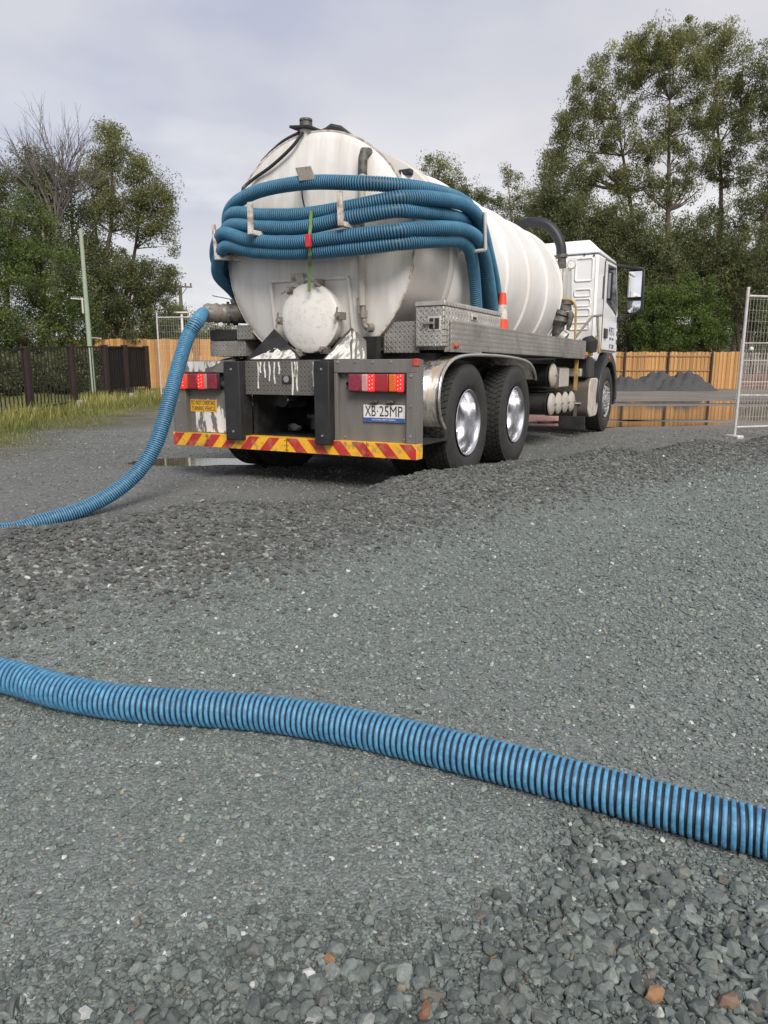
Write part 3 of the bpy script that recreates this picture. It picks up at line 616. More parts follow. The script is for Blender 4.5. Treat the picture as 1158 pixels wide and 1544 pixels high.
# -- tail lights
def tail(x0, x1, segs):
    b = MB(); b.box((x0, -.005, .802), (x1, .055, .948)); h = b.build('tail_light', 'black_plastic', T, .012, seg=3)
    n = len(segs); tot = sum(s[0] for s in segs); x = x0+.006; wd = (x1-x0-.012)
    for wgt, m_, led in segs:
        xe = x+wd*wgt/tot
        b = MB(); b.box((x+.0015, -.030, .808), (xe-.0015, -.004, .942)); b.build('lens', m_, h, .010, seg=3)
        if led:
            for r_ in range(4):
                for c_ in range(2):
                    cx = x+(xe-x)*(.3+.4*c_); cz = .83+.03*r_+(.008 if c_ else 0)
                    b = MB(); b.lathe([(0, 0), (0, .0045), (.004, .0045)], (cx, -.0325, cz), (0, 1, 0), 8); b.build('led', 'led', h)
        x = xe
    return h
tail(-1.17, -.70, [(1, 'lens_lit', 1), (.25, 'lens_orange', 0), (1.25, 'lens_red', 0), (.85, 'lens_lit', 1), (.4, 'lens_white', 0), (1.25, 'lens_dull', 0)])
tail(.63, 1.132, [(1.25, 'lens_dull', 0), (.6, 'lens_white', 0), (.65, 'lens_lit', 1), (1.25, 'lens_red', 0), (.65, 'lens_orange', 0), (.65, 'lens_lit', 1)])
b = MB(); b.lathe([(0, 0), (-.03, .03), (-.035, .05), (0, .055)], (-.655, .05, .875), (0, 1, 0), 20); b.build('plug_socket', 'black_plastic', T)
b = MB(); b.lathe([(0, 0), (-.03, .015), (0, .02)], (.605, .05, .865), (0, 1, 0), 14); b.build('plug_socket', 'black_plastic', T)
b = MB(); b.box((1.188, -.006, 1.0), (1.238, .03, 1.057)); b.build('corner_marker', 'haz_red', T, .006)
# -- number plate
b = MB(); b.box((.738, .040, .570), (1.110, .048, .704)); np_ = b.build('number_plate', 'plate_white', T, .003)
b = MB(); b.box((.741, .0375, .573), (1.107, .0395, .603)); b.build('blue_band', 'plate_blue', np_)
text('plate_lettering', 'XB', 'ink', np_, (.803, .039, .655), .098, .082); text('plate_lettering', '25MP', 'ink', np_, (.987, .039, .655), .205, .082)
text('plate_lettering', '\u00b7', 'ink', np_, (.868, .039, .655), .010, .012)
text('plate_lettering', 'NATIONAL HEAVY VEHICLE', 'plate_white', np_, (.924, .0368, .588), .21, .013)
for x in (.84, .985):
    b = MB(); b.box((x-.032, .012, .715), (x+.032, .055, .742)); b.build('plate_lamp', 'pipe_dark', T, .010, seg=3)
b = MB(); b.box((-1.095, .0485, .602), (-.785, .0502, .712)); st = b.build('warning_sticker', 'sticker', T)
text('sticker_lettering', 'DO NOT OVERTAKE', 'ink', st, (-.94, .0478, .683), .285, .040); text('sticker_lettering', 'TURNING VEHICLE', 'ink', st, (-.94, .0478, .632), .285, .040)
# -- tank
hd = [(-.10, 0), (-.098, .2), (-.085, .45), (-.062, .7), (-.03, .88), (-.008, .94), (0, .951)]
b = MB(); b.lathe([(.5+t, r) for t, r in hd], (0, 0, TZ), (0, 1, 0), 96)
head = b.build('tank_end', 'tank_head', T, sharp=60)
b = MB(); b.lathe([(.495, .948), (.495, .962), (.525, .962), (.525, .948)], (0, 0, TZ), (0, 1, 0), 96); b.build('seam', 'frame_white', head)
shell = []
ys = np.linspace(1.28, 5.16, 60)
b = MB(); b.lathe([(.52, .955), (1.28, .955)], (0, 0, TZ), (0, 1, 0), 96); b.build('tank_course', 'tank_metal', T)
b = MB(); b.lathe([(y, .956+.006*math.sin((y-1.28)/.78*2*math.pi)) for y in ys]+[(5.2, .95), (5.3, .90), (5.38, .78), (5.44, .55), (5.47, .25), (5.475, 0)], (0, 0, TZ), (0, 1, 0), 96); sh = b.build('tank_shell', 'tank_white', T, sharp=60)
for y in (1.28, 2.06, 2.84, 3.62, 4.40, 5.12):
    b = MB(); b.lathe([(y-.05, .953), (y-.04, .966), (y-.018, .976), (y+.018, .976), (y+.04, .966), (y+.05, .953)], (0, 0, TZ), (0, 1, 0), 96); b.build('tank_band', 'tank_white' if y > 1.5 else 'tank_metal', sh, sharp=80)
# manway hatch
hc = Vector((.072, .30, 1.405))
b = MB(); b.lathe([(.30, .265), (.06, .265), (.055, .285), (.02, .285), (.018, .265), (-.005, .265)], hc, (0, 1, 0), 64); hn = b.build('manway_neck', 'tank_head', T)
b = MB(); b.lathe([(.015, .288), (-.012, .288), (-.020, .278), (-.028, .24), (-.045, .18), (-.058, .1), (-.062, 0)], hc, (0, 1, 0), 64); lid = b.build('manway_lid', 'lid', T, sharp=50)
for a in (128, 72, 182, 2, -62, -112):
    c, s = math.cos(R(a)), math.sin(R(a)); p = hc+Vector((c*.30, 0, s*.30))
    b = MB(); b.cyl(p+Vector((0, .06, 0)), p+Vector((0, -.05, 0)), .012, n=10); b.box(p+Vector((-.03, -.03, -.03)), p+Vector((.03, .05, .03)))
    b.cyl(p+Vector((0, -.05, 0)), p+Vector((0, -.07, 0)), .022, .016, n=8)
    q = Vector((c*.25-s, 0, s*.25+c)).normalized()*.068; b.tube([p-q+Vector((0, -.068, 0)), p+Vector((0, -.058, 0)), p+q+Vector((0, -.068, 0))], .008, 8); b.build('wing_bolt', 'brass_grey', lid)
# raised frame round the manway
def hy(x, z):                                  # y of the dished tank end
    return .5+float(np.interp(math.hypot(x, z-TZ), [h[1] for h in hd], [h[0] for h in hd]))
def on_head(pts, wd, ht, name, m_, par, off=.012):
    b = MB()
    for (xa, za), (xb, zb) in zip(pts[:-1], pts[1:]):
        b.bar((xa, hy(xa, za)-off, za), (xb, hy(xb, zb)-off, zb), wd, ht, (0, 1, 0))
    return b.build(name, m_, par, .003)
on_head([(-.385, 1.30), (-.40, 1.735)], .028, .05, 'frame_bar', 'tank_head', head)
on_head([(-.40, 1.745), (.40, 1.735)], .028, .05, 'frame_bar', 'tank_head', head)
on_head([(.40, 1.725), (.425, 1.20)], .028, .05, 'frame_bar', 'tank_head', head)
b = MB(); b.box((-.16, hy(-.1, 1.73)-.05, 1.66), (-.03, hy(-.1, 1.73)-.02, 1.79)); b.build('data_plate', 'frame_white', head, .004)
# sight tube
b = MB(); b.tube([(.535, hy(.54, 2.6)-.05, 2.60), (.535, hy(.54, 2.2)-.055, 2.2), (.535, hy(.54, 1.8)-.05, 1.8), (.535, hy(.54, 1.5)-.05, 1.50)], .030, 14); b.build('sight_tube', 'tube_grey', T)
b = MB(); b.tube([(.535, hy(.54, 2.55)-.05, 2.52), (.535, hy(.54, 2.6)-.05, 2.64), (.54, hy(.54, 2.6)-.035, 2.69), (.545, hy(.54, 2.6)+.03, 2.70)], .038, 14); b.build('elbow', 'pipe_dark', T)
b = MB(); y_ = hy(.54, 1.45)-.05; b.tube([(.535, y_, 1.52), (.535, y_, 1.45)], .026, 12); b.tube([(.537, y_, 1.46), (.54, y_, 1.40)], .036, 8); b.tube([(.54, y_, 1.41), (.55, y_, 1.34), (.565, y_, 1.325), (.60, y_+.03, 1.32)], .024, 10)
b.tube([(.58, y_-.01, 1.32), (.60, y_+.04, 1.32)], .036, 10); b.build('tap', 'brass_grey', T)
b = MB(); b.bar((.50, y_-.03, 1.56), (.515, y_-.03, 1.43), .014, .02); b.build('tap_lever', 'brass_grey', T, .003)
# skirt below the manway
def TPs(L_): return [TPy(u, v, y) for u, v, y in L_]
b = MB(); b.add(TPs([(372, 542, .05), (452, 543, .05), (450, 535, .16), (436, 520, .30), (414, 496, .40)]), [(0, 1, 2, 3, 4)]); sk = b.build('skirt', 'black_steel', T, solid=.006)
def jag(pts, n, amp, seed):
    r = random.Random(seed); o = []
    for (a, b_), (c, d) in zip(pts, pts[1:]+pts[:1]):
        for k in range(n): t = k/n; o.append((a+(c-a)*t+r.uniform(-amp, amp), b_+(d-b_)*t+r.uniform(-amp, amp)))
    return o
def lie(pix, y0, v0, y1, v1, off): return [TPy(u, v, y0+(y1-y0)*(v-v0)/(v1-v0)-off) for u, v in pix]
for seed, pg in ((1, [(376, 541), (395, 533), (412, 531), (418, 525), (424, 530), (438, 527), (444, 534), (446, 541)]), (2, [(398, 529), (412, 522), (416, 525), (404, 531)])):
    b = MB(); b.prism(lie(jag(pg, 4, .9, seed), .05, 543, .40, 496, .012), (0, .003, 0)); b.build('splash', 'white_drip', sk)
b = MB(); b.add(TPs([(486, 543, .05), (553, 543, .05), (552, 514, .24), (544, 506, .30), (530, 494, .40), (512, 512, .30), (496, 533, .16)]), [(0, 1, 2, 3, 4, 5, 6)]); sk = b.build('skirt', 'grey_panel', T, solid=.006)
for seed, pg in ((3, [(489, 542), (497, 534), (512, 517), (522, 507), (529, 498), (530, 510), (527, 520), (528, 542)]), (4, [(532, 500), (535, 497), (537, 512), (534, 530), (535, 542), (531, 542)]), (5, [(539, 505), (543, 510), (541, 525), (543, 541), (538, 541)]), (6, [(546, 512), (548, 512), (550, 540), (547, 541)])):
    b = MB(); b.prism(lie(jag(pg, 4, .8, seed), .05, 543, .40, 494, .012), (0, .003, 0)); b.build('splash', 'white_drip', sk)
b = MB(); b.box((-.40, .035, 1.054), (.70, .30, 1.060)); b.box((-.25, .42, 1.04), (.65, .50, 1.25)); b.build('skirt_base', 'black_steel', T)
# -- top fittings
P = TPy(463, 196, .55)
b = MB(); b.cyl((P.x, .55, 2.84), (P.x, .55, P.z-.01), .07, .07, 20); b.build('top_pipe', 'tank_head', T)
b = MB(); b.prism([(P.x-.115, .45, P.z+.005), (P.x+.09, .45, P.z-.02), (P.x+.12, .66, P.z-.02), (P.x-.085, .66, P.z+.005)], (0, 0, .022)); b.build('top_flange', 'black_steel', T, .004)
b = MB(); b.lathe([(0, .055), (.035, .055), (.038, .049), (.045, .049), (.048, .056), (.065, .054), (.065, 0)], (P.x-.01, .55, P.z+.02), (0, 0, 1), 24); b.build('top_cap', 'pipe_dark', T)
b = MB(); b.tube([(P.x+.10, .6, P.z-.02), (P.x+.15, .62, P.z-.01), (P.x+.19, .64, P.z+.015), (P.x+.26, .66, P.z+.0), (P.x+.36, .7, P.z-.06)], [.02, .028, .034, .03, .012], 8); b.build('top_clamp', 'black_steel', T)
b = MB(); b.tube(catmull([TPy(457, 199, .46), TPy(440, 222, .42), TPy(410, 250, .42), TPy(385, 268, .44), TPy(368, 282, .40), TPy(366, 288, .36)], 6), .014, 8); b.build('cable', 'black_plastic', T)
b = MB(); b.tube(catmull([TPy(455, 200, .50), TPy(430, 213, .58), TPy(410, 230, .62), TPy(396, 245, .66)], 6), .022, 8); b.build('top_strap', 'black_plastic', T)
b = MB(); b.tube(catmull([TPy(455, 285, .20), TPy(456, 297, .28), TPy(459, 312, .30), TPy(462, 330, .2)], 6), .007, 6); b.build('cord', 'black_plastic', T)
q = [TPy(445, 253, .14), TPy(468, 250, .14), TPy(475, 270, .10), TPy(451, 273, .10)]
b = MB(); b.prism(q, (0, .012, 0)); b.bar(TPy(459, 262, .14), TPy(459, 262, .46), .05, .03); b.build('rack_plate', 'brass_grey', T, .003)
# hose rack hooks
def hook(pix, yo, name='rack_hook', w=.045):
    b = MB(); p = [TPy(u, v, yo) for u, v in pix]
    b.bar(p[0], p[1], w, .03, (0, 1, 0)); r_ = p[1]; b.bar(r_+Vector((0, -.015, .02)), Vector((p[2].x, .48, p[2].z)), .035, .04, (0, 0, 1)); b.build(name, 'frame_white', T, .005)
hook([(377, 305), (378, 354), (390, 350)], .03); hook([(512, 288), (514, 341), (524, 337)], .03)
hook([(322, 338), (327, 392), (345, 385)], .25, w=.03)
pa, pb = TPx(731, 320, 1.245), TPx(732, 377, 1.245); b = MB(); b.cyl(pa, pb, .016, n=10); pc = TPx(692, 381, 1.0); b.cyl(pb, pc, .016, n=10); b.cyl(pc+Vector((0, 0, -.03)), pc+Vector((0, 0, .08)), .02, n=10); b.build('rack_hook', 'galv', T)
p = TPy(606, 266, .62); b = MB(); b.bar(p+Vector((-.06, .1, -.04)), p+Vector((.05, 0, 0)), .10, .06); b.build('lamp_bracket', 'tank_white', T, .004)
p = TPy(613, 260, .62); b = MB(); b.box(p-Vector((.06, .03, .022)), p+Vector((.05, .03, .022))); b.build('marker_lamp', 'black_plastic', T, .008)
# -- outlet on the left with coupling
o1, o2 = TPy(372, 474, .62), TPy(318, 472, .40)
d_ = (o2-o1).normalized(); ln = (o2-o1).length
b = MB(); b.cyl(o1-d_*.35, o1+d_*.10, .085, n=24); b.lathe([(.08, .07), (.08, .105), (.13, .105), (.13, .09), (.16, .09), (.16, .11), (.185, .11), (.185, .07)], o1, d_, 28); b.build('outlet_valve', 'pipe_dark', T)
b = MB(); b.lathe([(.18, .06), (.18, .085), (.22, .092), (.24, .08), (.28, .095), (.31, .082), (.36, .09), (.40, .07), (ln, .066)], o1, d_, 28); b.build('outlet_coupling', 'brass_grey', T)
b = MB(); h0 = TPy(355, 462, .55); h1 = TPy(351, 452, .55); h2 = TPy(321, 446, .50); b.tube([h0, h1], .028, 8); b.bar(h1, h2, .03, .008); b.build('valve_handle', 'pipe_dark', T)
# -- left side locker
b = MB(); b.box((-1.23, .5, 1.105), (-.80, .9, 1.25)); b.build('side_locker', 'checker_rear', T, .004)
b = MB(); b.box((-1.22, .49, 1.252), (-.84, .9, 1.352)); b.build('locker_flap', 'rubber', T, .008)
b = MB(); b.box((-.88, .48, 1.255), (-.70, .6, 1.385)); b.build('bracket', 'checker_rear', T, .004)
b = MB(); b.box((-1.25, .59, 1.12), (-1.235, 5.42, 1.37)); b.build('tray_side', 'checker_side', T, .003)
b = MB(); b.box((-1.234, .92, 1.30), (-.5, 5.4, 1.325)); b.box((.5, .60, 1.14), (1.234, 5.4, 1.165)); b.build('tray_deck', 'checker_rear', T)
# -- right side: plate, toolbox, tray side
b = MB(); b.box((.655, .54, 1.115), (.985, .56, 1.372)); b.build('rear_plate', 'checker_rear', T, .003)
b = MB(); b.box((.975, .5, 1.165), (1.225, 1.86, 1.478)); tb = b.build('toolbox', 'checker_box', T, .005)
b = MB(); b.box((1.226, .512, 1.30), (1.229, 1.85, 1.477)); b.build('side_skin', 'checker_boxside', tb)
b = MB(); b.box((.968, .492, 1.481), (1.236, 1.87, 1.522)); b.build('lid', 'checker_boxside', tb, .006)
b = MB(); b.box((1.085, .494, 1.285), (1.20, .4995, 1.40)); b.build('latch_plate', 'galv', tb, .004)
b = MB(); b.box((1.10, .491, 1.30), (1.185, .494, 1.385)); b.build('latch_recess', 'black_steel', tb)
b = MB(); b.bar((1.145, .485, 1.30), (1.145, .485, 1.385), .022, .012); b.bar((1.05, .48, 1.345), (1.15, .48, 1.345), .028, .02); b.build('latch_handle', 'brass_grey', tb, .004)
b = MB(); b.box((1.2292, 1.08, 1.40), (1.240, 1.22, 1.455)); b.build('lock_plate', 'galv', tb, .004)
b = MB(); b.box((1.10, 1.1, 1.41), (1.244, 1.18, 1.43)); b.build('lock', 'black_steel', tb)
b = MB(); b.box((1.238, .59, 1.12), (1.256, 1.30, 1.37)); b.box((1.238, 1.301, 1.135), (1.256, 4.2, 1.371)); b.box((1.238, 4.203, 1.13), (1.255, 5.41, 1.375)); b.build('tray_side', 'checker_side', T, .003)
b = MB(); b.box((1.2, .57, 1.12), (1.2375, .6, 1.37)); b.build('tray_end', 'checker_rear', T, .003)
b = MB(); b.lathe([(0, .024), (.02, .026), (.03, .018), (.034, 0)], (1.256, .665, 1.172), (1, 0, 0), 16); b.build('side_marker', 'haz_red', T)
b = MB(); b.lathe([(0, .016), (.015, .018), (.02, .012), (.022, 0)], (1.256, 5.40, 1.15), (1, 0, 0), 12); b.build('side_marker', 'haz_red', T)
b = MB(); b.box((-.9, .62, 1.02), (1.10, .75, 1.113)); b.box((-.45, .6, .74), (-.33, 8.0, 1.05)); b.box((.33, .6, .74), (.45, 8.0, 1.05))
for y in (1.6, 2.9, 4.2, 5.3): b.box((-.329, y, .8), (.329, y+.12, 1.0))
b.build('chassis', 'black_steel', T)
# -- mudguards
prof = [(.50, .50), (.42, .58), (.375, .68), (.37, .78), (.40, .88), (.46, .96), (.56, 1.025), (.70, 1.07), (.9, 1.095), (1.2, 1.108), (1.8, 1.110), (2.35, 1.095), (2.7, 1.065), (2.88, 1.02), (3.0, .95), (3.06, .87)]
pp = catmull([(0, y, z) for y, z in prof], 4)
for s_ in (1, -1):
    xa, xb = (.58, 1.245) if s_ > 0 else (-1.245, -.58)
    b = MB(); b.sweep([(xa, p[1], p[2]) for p in pp], (xb-xa, 0, 0)); mg = b.build('mudguard', 'stainless', T, solid=.004)
    xe = 1.245*s_
    b = MB(); b.tube([(xe, p[1], p[2]) for p in pp], .017, 10); b.build('rolled_edge', 'stainless', mg)
    for xx in (.80, 1.02):
        b = MB(); b.tube([(xx*s_, p[1]-.004, p[2]+.004) for p in pp], .006, 6); b.build('bead', 'stainless', mg)
# -- wheels
def tyre_prof(w_, r_):
    h = w_/2
    return [(-h*.72, .292), (-h*.86, .31), (-h*.98, .36), (-h, .41), (-h*.97, .455), (-h*.90, r_-.03), (-h*.84, r_-.012), (-h*.80, r_-.004), (-h*.5, r_), (0, r_+.002), (h*.5, r_), (h*.80, r_-.004), (h*.84, r_-.012), (h*.90, r_-.03), (h*.97, .455), (h, .41), (h*.98, .36), (h*.86, .31), (h*.72, .292)]
def wheel(x, y, sgn, front=False, w_=.275, r_=.505):
    e = empty('wheel', (x, y, r_+.006), 0, T)
    b = MB(); b.lathe(tyre_prof(w_, r_), (0, 0, 0), (1, 0, 0), 72)
    b.build('tyre', 'tyre', e, sharp=35)
    b = MB(); rows = 5; nb = 56
    for i in range(nb):
        for j in range(rows):
            a0 = 2*math.pi*(i+(.5 if j % 2 else 0))/nb; xa = (-.5+j/rows)*w_*.86+.006; xb = (-.5+(j+1)/rows)*w_*.86-.006; da = .36*2*math.pi/nb
            ro, ri = r_+.011, r_-.02
            if j in (0, rows-1): da *= 1.15
            sk = .25*2*math.pi/nb*(1 if j < rows/2 else -1)
            vs = []
            for rr in (ri, ro):
                for xx, aa in ((xa, a0-da), (xb, a0-da+sk), (xb, a0+da+sk), (xa, a0+da)): vs.append((xx, rr*math.cos(aa), rr*math.sin(aa)))
            b.add(vs, [(4, 5, 6, 7), (0, 1, 5, 4), (1, 2, 6, 5), (2, 3, 7, 6), (3, 0, 4, 7)])
    b.build('tread', 'tyre', e, smooth=False)
    h = w_/2*sgn
    if not front:                              # deep polished dish
        b = MB(); b.lathe([(h*.78, .283), (h*.90, .296), (h*.93, .290), (h*.86, .278), (h*.70, .268), (h*.2, .262), (-h*.35, .255), (-h*.55, .22), (-h*.60, .12), (-h*.6, .0)], (0, 0, 0), (1, 0, 0), 64); b.build('rim', 'alloy', e, sharp=50)
        b = MB(); b.lathe([(-h*.6, .11), (-h*.1, .105), (h*.05, .09), (h*.1, 0)], (0, 0, 0), (1, 0, 0), 28); b.build('hub', 'alloy', e)
        for k in range(10):
            a = 2*math.pi*k/10; b = MB(); b.cyl((-h*.6, .165*math.cos(a), .165*math.sin(a)), (-h*.35, .165*math.cos(a), .165*math.sin(a)), .018, n=8); b.build('wheel_nut', 'steel_hub', e)
        b = MB(); b.tube([(h*.3, .24*math.cos(2.9), .24*math.sin(2.9)), (h*.75, .262*math.cos(2.9), .262*math.sin(2.9))], .007, 6); b.build('valve', 'black_plastic', e)
    else:
        b = MB(); b.lathe([(h*.78, .283), (h*.90, .296), (h*.93, .290), (h*.82, .275), (h*.62, .262), (h*.55, .24), (h*.85, .215), (h*.95, .2), (h*.95, .12), (h*1.02, .115), (h*1.1, .085), (h*1.12, 0)], (0, 0, 0), (1, 0, 0), 64); b.build('rim', 'steel_hub', e, sharp=35)
        for k in range(10):
            a = 2*math.pi*k/10; b = MB(); b.cyl((h*.92, .168*math.cos(a), .168*math.sin(a)), (h*1.10, .168*math.cos(a), .168*math.sin(a)), .019, .016, n=8); b.build('wheel_nut', 'steel_hub', e)
            a += .31; b = MB(); b.cyl((h*.55, .225*math.cos(a), .225*math.sin(a)), (h*.88, .222*math.cos(a), .222*math.sin(a)), .022, n=10); b.build('hand_hole', 'black_steel', e)
    return e
for y in (1.09, 2.45):
    for s_ in (1, -1): wheel(1.10*s_, y, s_); wheel(.76*s_, y, s_)
    b = MB(); b.cyl((-.62, y, .51), (.62, y, .51), .09, n=16); b.lathe([(-.2, .08), (-.14, .19), (0, .22), (.14, .19), (.2, .08)], (0, y, .51), (0, 1, 0), 20); b.build('axle', 'black_steel', T)
    for s_ in (1, -1):
        b = MB()
        for k in range(5): b.bar((.45*s_, y-.55+.06*k, .72-.028*k), (.45*s_, y+.55-.06*k, .72-.028*k), .09, .022)
        b.build('leaf_spring', 'black_steel', T)
for s_ in (1, -1): wheel(1.09*s_, 7.19, s_, True, .295)
b = MB(); b.cyl((-.95, 7.19, .51), (.95, 7.19, .51), .06, n=12); b.build('axle', 'black_steel', T)
b = MB(); b.cyl((0, 2.5, .55), (0, 6.0, .72), .06, n=12); b.build('drive_shaft', 'black_steel', T)
# -- air tanks, battery box, fuel tank
def air_tank(y, z, r_, x0, x1):
    b = MB(); b.lathe([(x0, r_*.6), (x0+.03, r_*.98), (x1-.10, r_*.98), (x1-.10, r_*1.04), (x1-.075, r_*1.04), (x1-.07, r_*.99)], (0, y, z), (1, 0, 0), 28); o = b.build('air_tank', 'black_steel', T)
    b = MB(); b.lathe([(x1-.05, r_), (x1-.035, r_*.99), (x1-.018, r_*.86), (x1-.004, r_*.55), (x1+.002, r_*.2), (x1+.003, 0)], (0, y, z), (1, 0, 0), 28); b.build('dome', 'tank_dome', o)
    b = MB(); b.cyl((x1, y, z), (x1+.028, y, z), .016, n=8); b.build('drain_plug', 'brass_grey', o)
air_tank(4.05, .915, .145, .6, 1.21)
for y in (4.08, 4.42, 4.76, 5.10): air_tank(y, .553, .140, .65, 1.20)
b = MB(); b.box((.7, 4.35, .73), (1.15, 4.95, 1.02)); bb = b.build('battery_box', 'fuel_body', T, .03, seg=3)
b = MB(); b.box((1.1505, 4.42, .76), (1.165, 4.90, 1.0)); b.build('cover', 'tube_grey', bb, .015)
b = MB(); b.bar((1.19, 5.18, .70), (1.19, 5.18, 1.12), .03, .05); b.build('ladder_rail', 'safety_yellow', T, .004)
y0, y1, z0, z1 = 5.98, 6.62, .28, .86
rr = [(y0+.16+.16*math.cos(a), z0+.16+.16*math.sin(a)) for a in np.linspace(math.pi, 1.5*math.pi, 7)]+[(y1-.16+.16*math.cos(a), z0+.16+.16*math.sin(a)) for a in np.linspace(1.5*math.pi, 2*math.pi, 7)]+[(y1-.16+.16*math.cos(a), z1-.16+.16*math.sin(a)) for a in np.linspace(0, .5*math.pi, 7)]+[(y0+.16+.16*math.cos(a), z1-.16+.16*math.sin(a)) for a in np.linspace(.5*math.pi, math.pi, 7)]
b = MB(); b.prism([(.55, y, z) for y, z in rr], (.63, 0, 0)); ft = b.build('fuel_tank', 'fuel_body', T, .006)
b = MB(); b.prism([(1.181, y, z) for y, z in rr], (.035, 0, 0)); b.build('end_cap', 'fuel_end', ft, .015)
b = MB(); b.bar((1.02, 5.965, .27), (1.02, 5.965, .88), .05, .012, (0, 1, 0)); b.build('tank_strap', 'fuel_body', ft)
b = MB(); b.box((.80, 5.94, .48), (1.10, 5.975, .50)); b.build('tank_bracket', 'fuel_end', ft)
b = MB(); b.box((.80, 5.86, .14), (1.19, 5.90, .30)); b.build('mud_flap', 'rubber', T, .004)
b = MB(); b.box((.88, 5.85, .885), (1.10, 5.95, 1.0)); b.build('valve_block', 'tank_dome', T, .01)
# -- front mudguard and step
def arc(r_, a0, a1, n, cy=7.19, cz=.51): return [(cy+r_*math.cos(a), cz+r_*math.sin(a)) for a in np.linspace(a0, a1, n)]
for s_ in (1, -1):
    o_, i_ = arc(.74, R(-2), R(182), 26), arc(.60, R(182), R(-2), 26)
    b = MB(); b.prism([(1.0*s_, y, z) for y, z in o_+i_], (.255*s_, 0, 0)); b.build('wheel_arch', 'black_plastic', T, .015)
    b = MB(); b.box((.66*s_, 5.95, .86), (1.18*s_, 6.40, 1.18)); b.build('wheel_arch_extension', 'black_plastic', T, .03, seg=3)
b = MB(); b.box((.75, 5.44, 1.185), (1.20, 6.15, 1.235)); b.build('access_step', 'safety_yellow', T, .005)
b = MB(); b.lathe([(0, 0), (0, .03), (.012, .028)], (1.255, 7.1, 1.17), (1, 0, 0), 12); b.build('side_marker', 'lens_orange', T)
# hand rails
b = MB(); b.tube([TPy(903, 533, 6.0), TPy(902, 510, 6.0), TPy(901, 476, 6.0)], .020, 8); b.tube([TPy(868, 508, 5.5), TPy(893, 477, 5.9), TPy(908, 475, 6.05)], .018, 8); b.build('hand_rail', 'brass_grey', T)
b = MB(); b.bar(TPy(904, 532, 6.0), TPy(899, 506, 6.0), .045, .03); b.build('rail_post', 'safety_yellow', T, .004)
b = MB(); b.tube(catmull([TPy(867, 512, 5.1), TPy(868, 480, 5.1), TPy(868, 462, 5.1), TPy(862, 453, 5.1), TPy(848, 451, 5.1)], 5), .015, 8); b.build('hoop_rail', 'safety_yellow', T)
# -- vacuum line between tank and cab
b = MB(); b.tube(catmull([TPy(780, 352, 5.15), TPy(788, 339, 5.15), TPy(803, 335, 5.15), TPy(822, 338, 5.15), TPy(836, 350, 5.15), TPy(845, 368, 5.15), TPy(847, 388, 5.15)], 6), .068, 16); b.build('vacuum_hose', 'hose_black', T)
b = MB(); b.tube([TPy(847, 386, 5.15), TPy(848, 404, 5.15)], .055, 14); b.tube([TPy(847, 384, 5.15), TPy(847, 389, 5.15)], .078, 16); b.build('hose_clamp', 'pipe_dark', T)
g = TPy(862, 399, 5.15); b = MB(); b.lathe([(.03, .0), (.03, .055), (-.01, .06), (-.015, .052), (-.008, .05), (-.008, 0)], g, (0, 1, 0), 24); gg = b.build('gauge', 'galv', T)
b = MB(); b.lathe([(-.010, 0), (-.010, .048)], g, (0, 1, 0), 24); b.bar(g+Vector((0, -.012, 0)), g+Vector((-.03, -.012, .02)), .006, .002); b.build('dial', 'white_paint', gg)
b = MB(); b.tube([TPy(861, 404, 5.15), TPy(857, 412, 5.15)], .02, 8); b.tube([TPy(853, 405, 5.15), TPy(853, 414, 5.15)], .045, 12); b.tube([TPy(855, 410, 5.15), TPy(855, 452, 5.15)], .062, 18); b.build('riser_pipe', 'stainless', T)
b = MB(); b.lathe([(-.03, .09), (.02, .09)], TPy(855, 456, 5.15), (0, 0, 1), 18); b.tube([TPy(853, 452, 5.15), TPy(852, 468, 5.15)], [.075, .09], 16); b.build('valve_neck', 'pipe_dark', T)
b = MB(); b.tube([TPy(849, 468, 5.1), TPy(847, 474, 5.1), TPy(846, 476, 5.1), TPy(845, 484, 5.1), TPy(843, 490, 5.1), TPy(840, 510, 5.1)], [.10, .12, .095, .12, .08, .08], 18); b.build('valve', 'pipe_dark', T)
b = MB(); b.tube([TPy(858, 470, 5.05), TPy(861, 474, 5.05), TPy(858, 490, 5.05), TPy(856, 498, 5.05)], [.03, .045, .035, .02], 10); b.build('valve_lever', 'pipe_dark', T)
b = MB(); b.tube([TPy(846, 505, 5.1), TPy(853, 510, 5.1)], .08, 12); b.build('valve_foot', 'galv', T)
b = MB(); b.tube([TPy(886, 508, 5.9), TPy(888, 516, 5.9), TPy(889, 532, 5.9)], [.07, .13, .10], 12); b.build('air_bellows', 'rubber', T)
# -- cab
CR, CF = 6.22, 8.0
side = [(CR, 1.14), (CR, 2.66), (7.55, 2.68), (7.82, 2.05), (8.0, 1.70), (8.02, .62), (7.94, .62), (7.9, 1.0), (7.72, 1.25), (6.72, 1.25), (6.5, 1.10)]
b = MB(); b.prism([(-1.19, y, z) for y, z in side], (2.38, 0, 0)); cab = b.build('cab', 'cab_white', T, .045, seg=4)
b = MB()
lo = [(-1.20, CR-.02, 2.665), (1.20, CR-.02, 2.665), (1.20, 7.56, 2.665), (-1.20, 7.56, 2.665)]; mid = [(-1.19, CR-.01, 2.72), (1.19, CR-.01, 2.72), (1.19, 7.50, 2.70), (-1.19, 7.50, 2.70)]; hi = [(-1.02, CR+.10, 2.875), (1.02, CR+.10, 2.875), (1.0, 7.15, 2.85), (-1.0, 7.15, 2.85)]
b.add(lo+mid+hi, [(3, 2, 1, 0), (8, 9, 10, 11)]+[(i, (i+1) % 4, (i+1) % 4+4, i+4) for i in range(4)]+[(i+4, (i+1) % 4+4, (i+1) % 4+8, i+8) for i in range(4)]); b.build('roof', 'cab_white', cab, .035, seg=4)
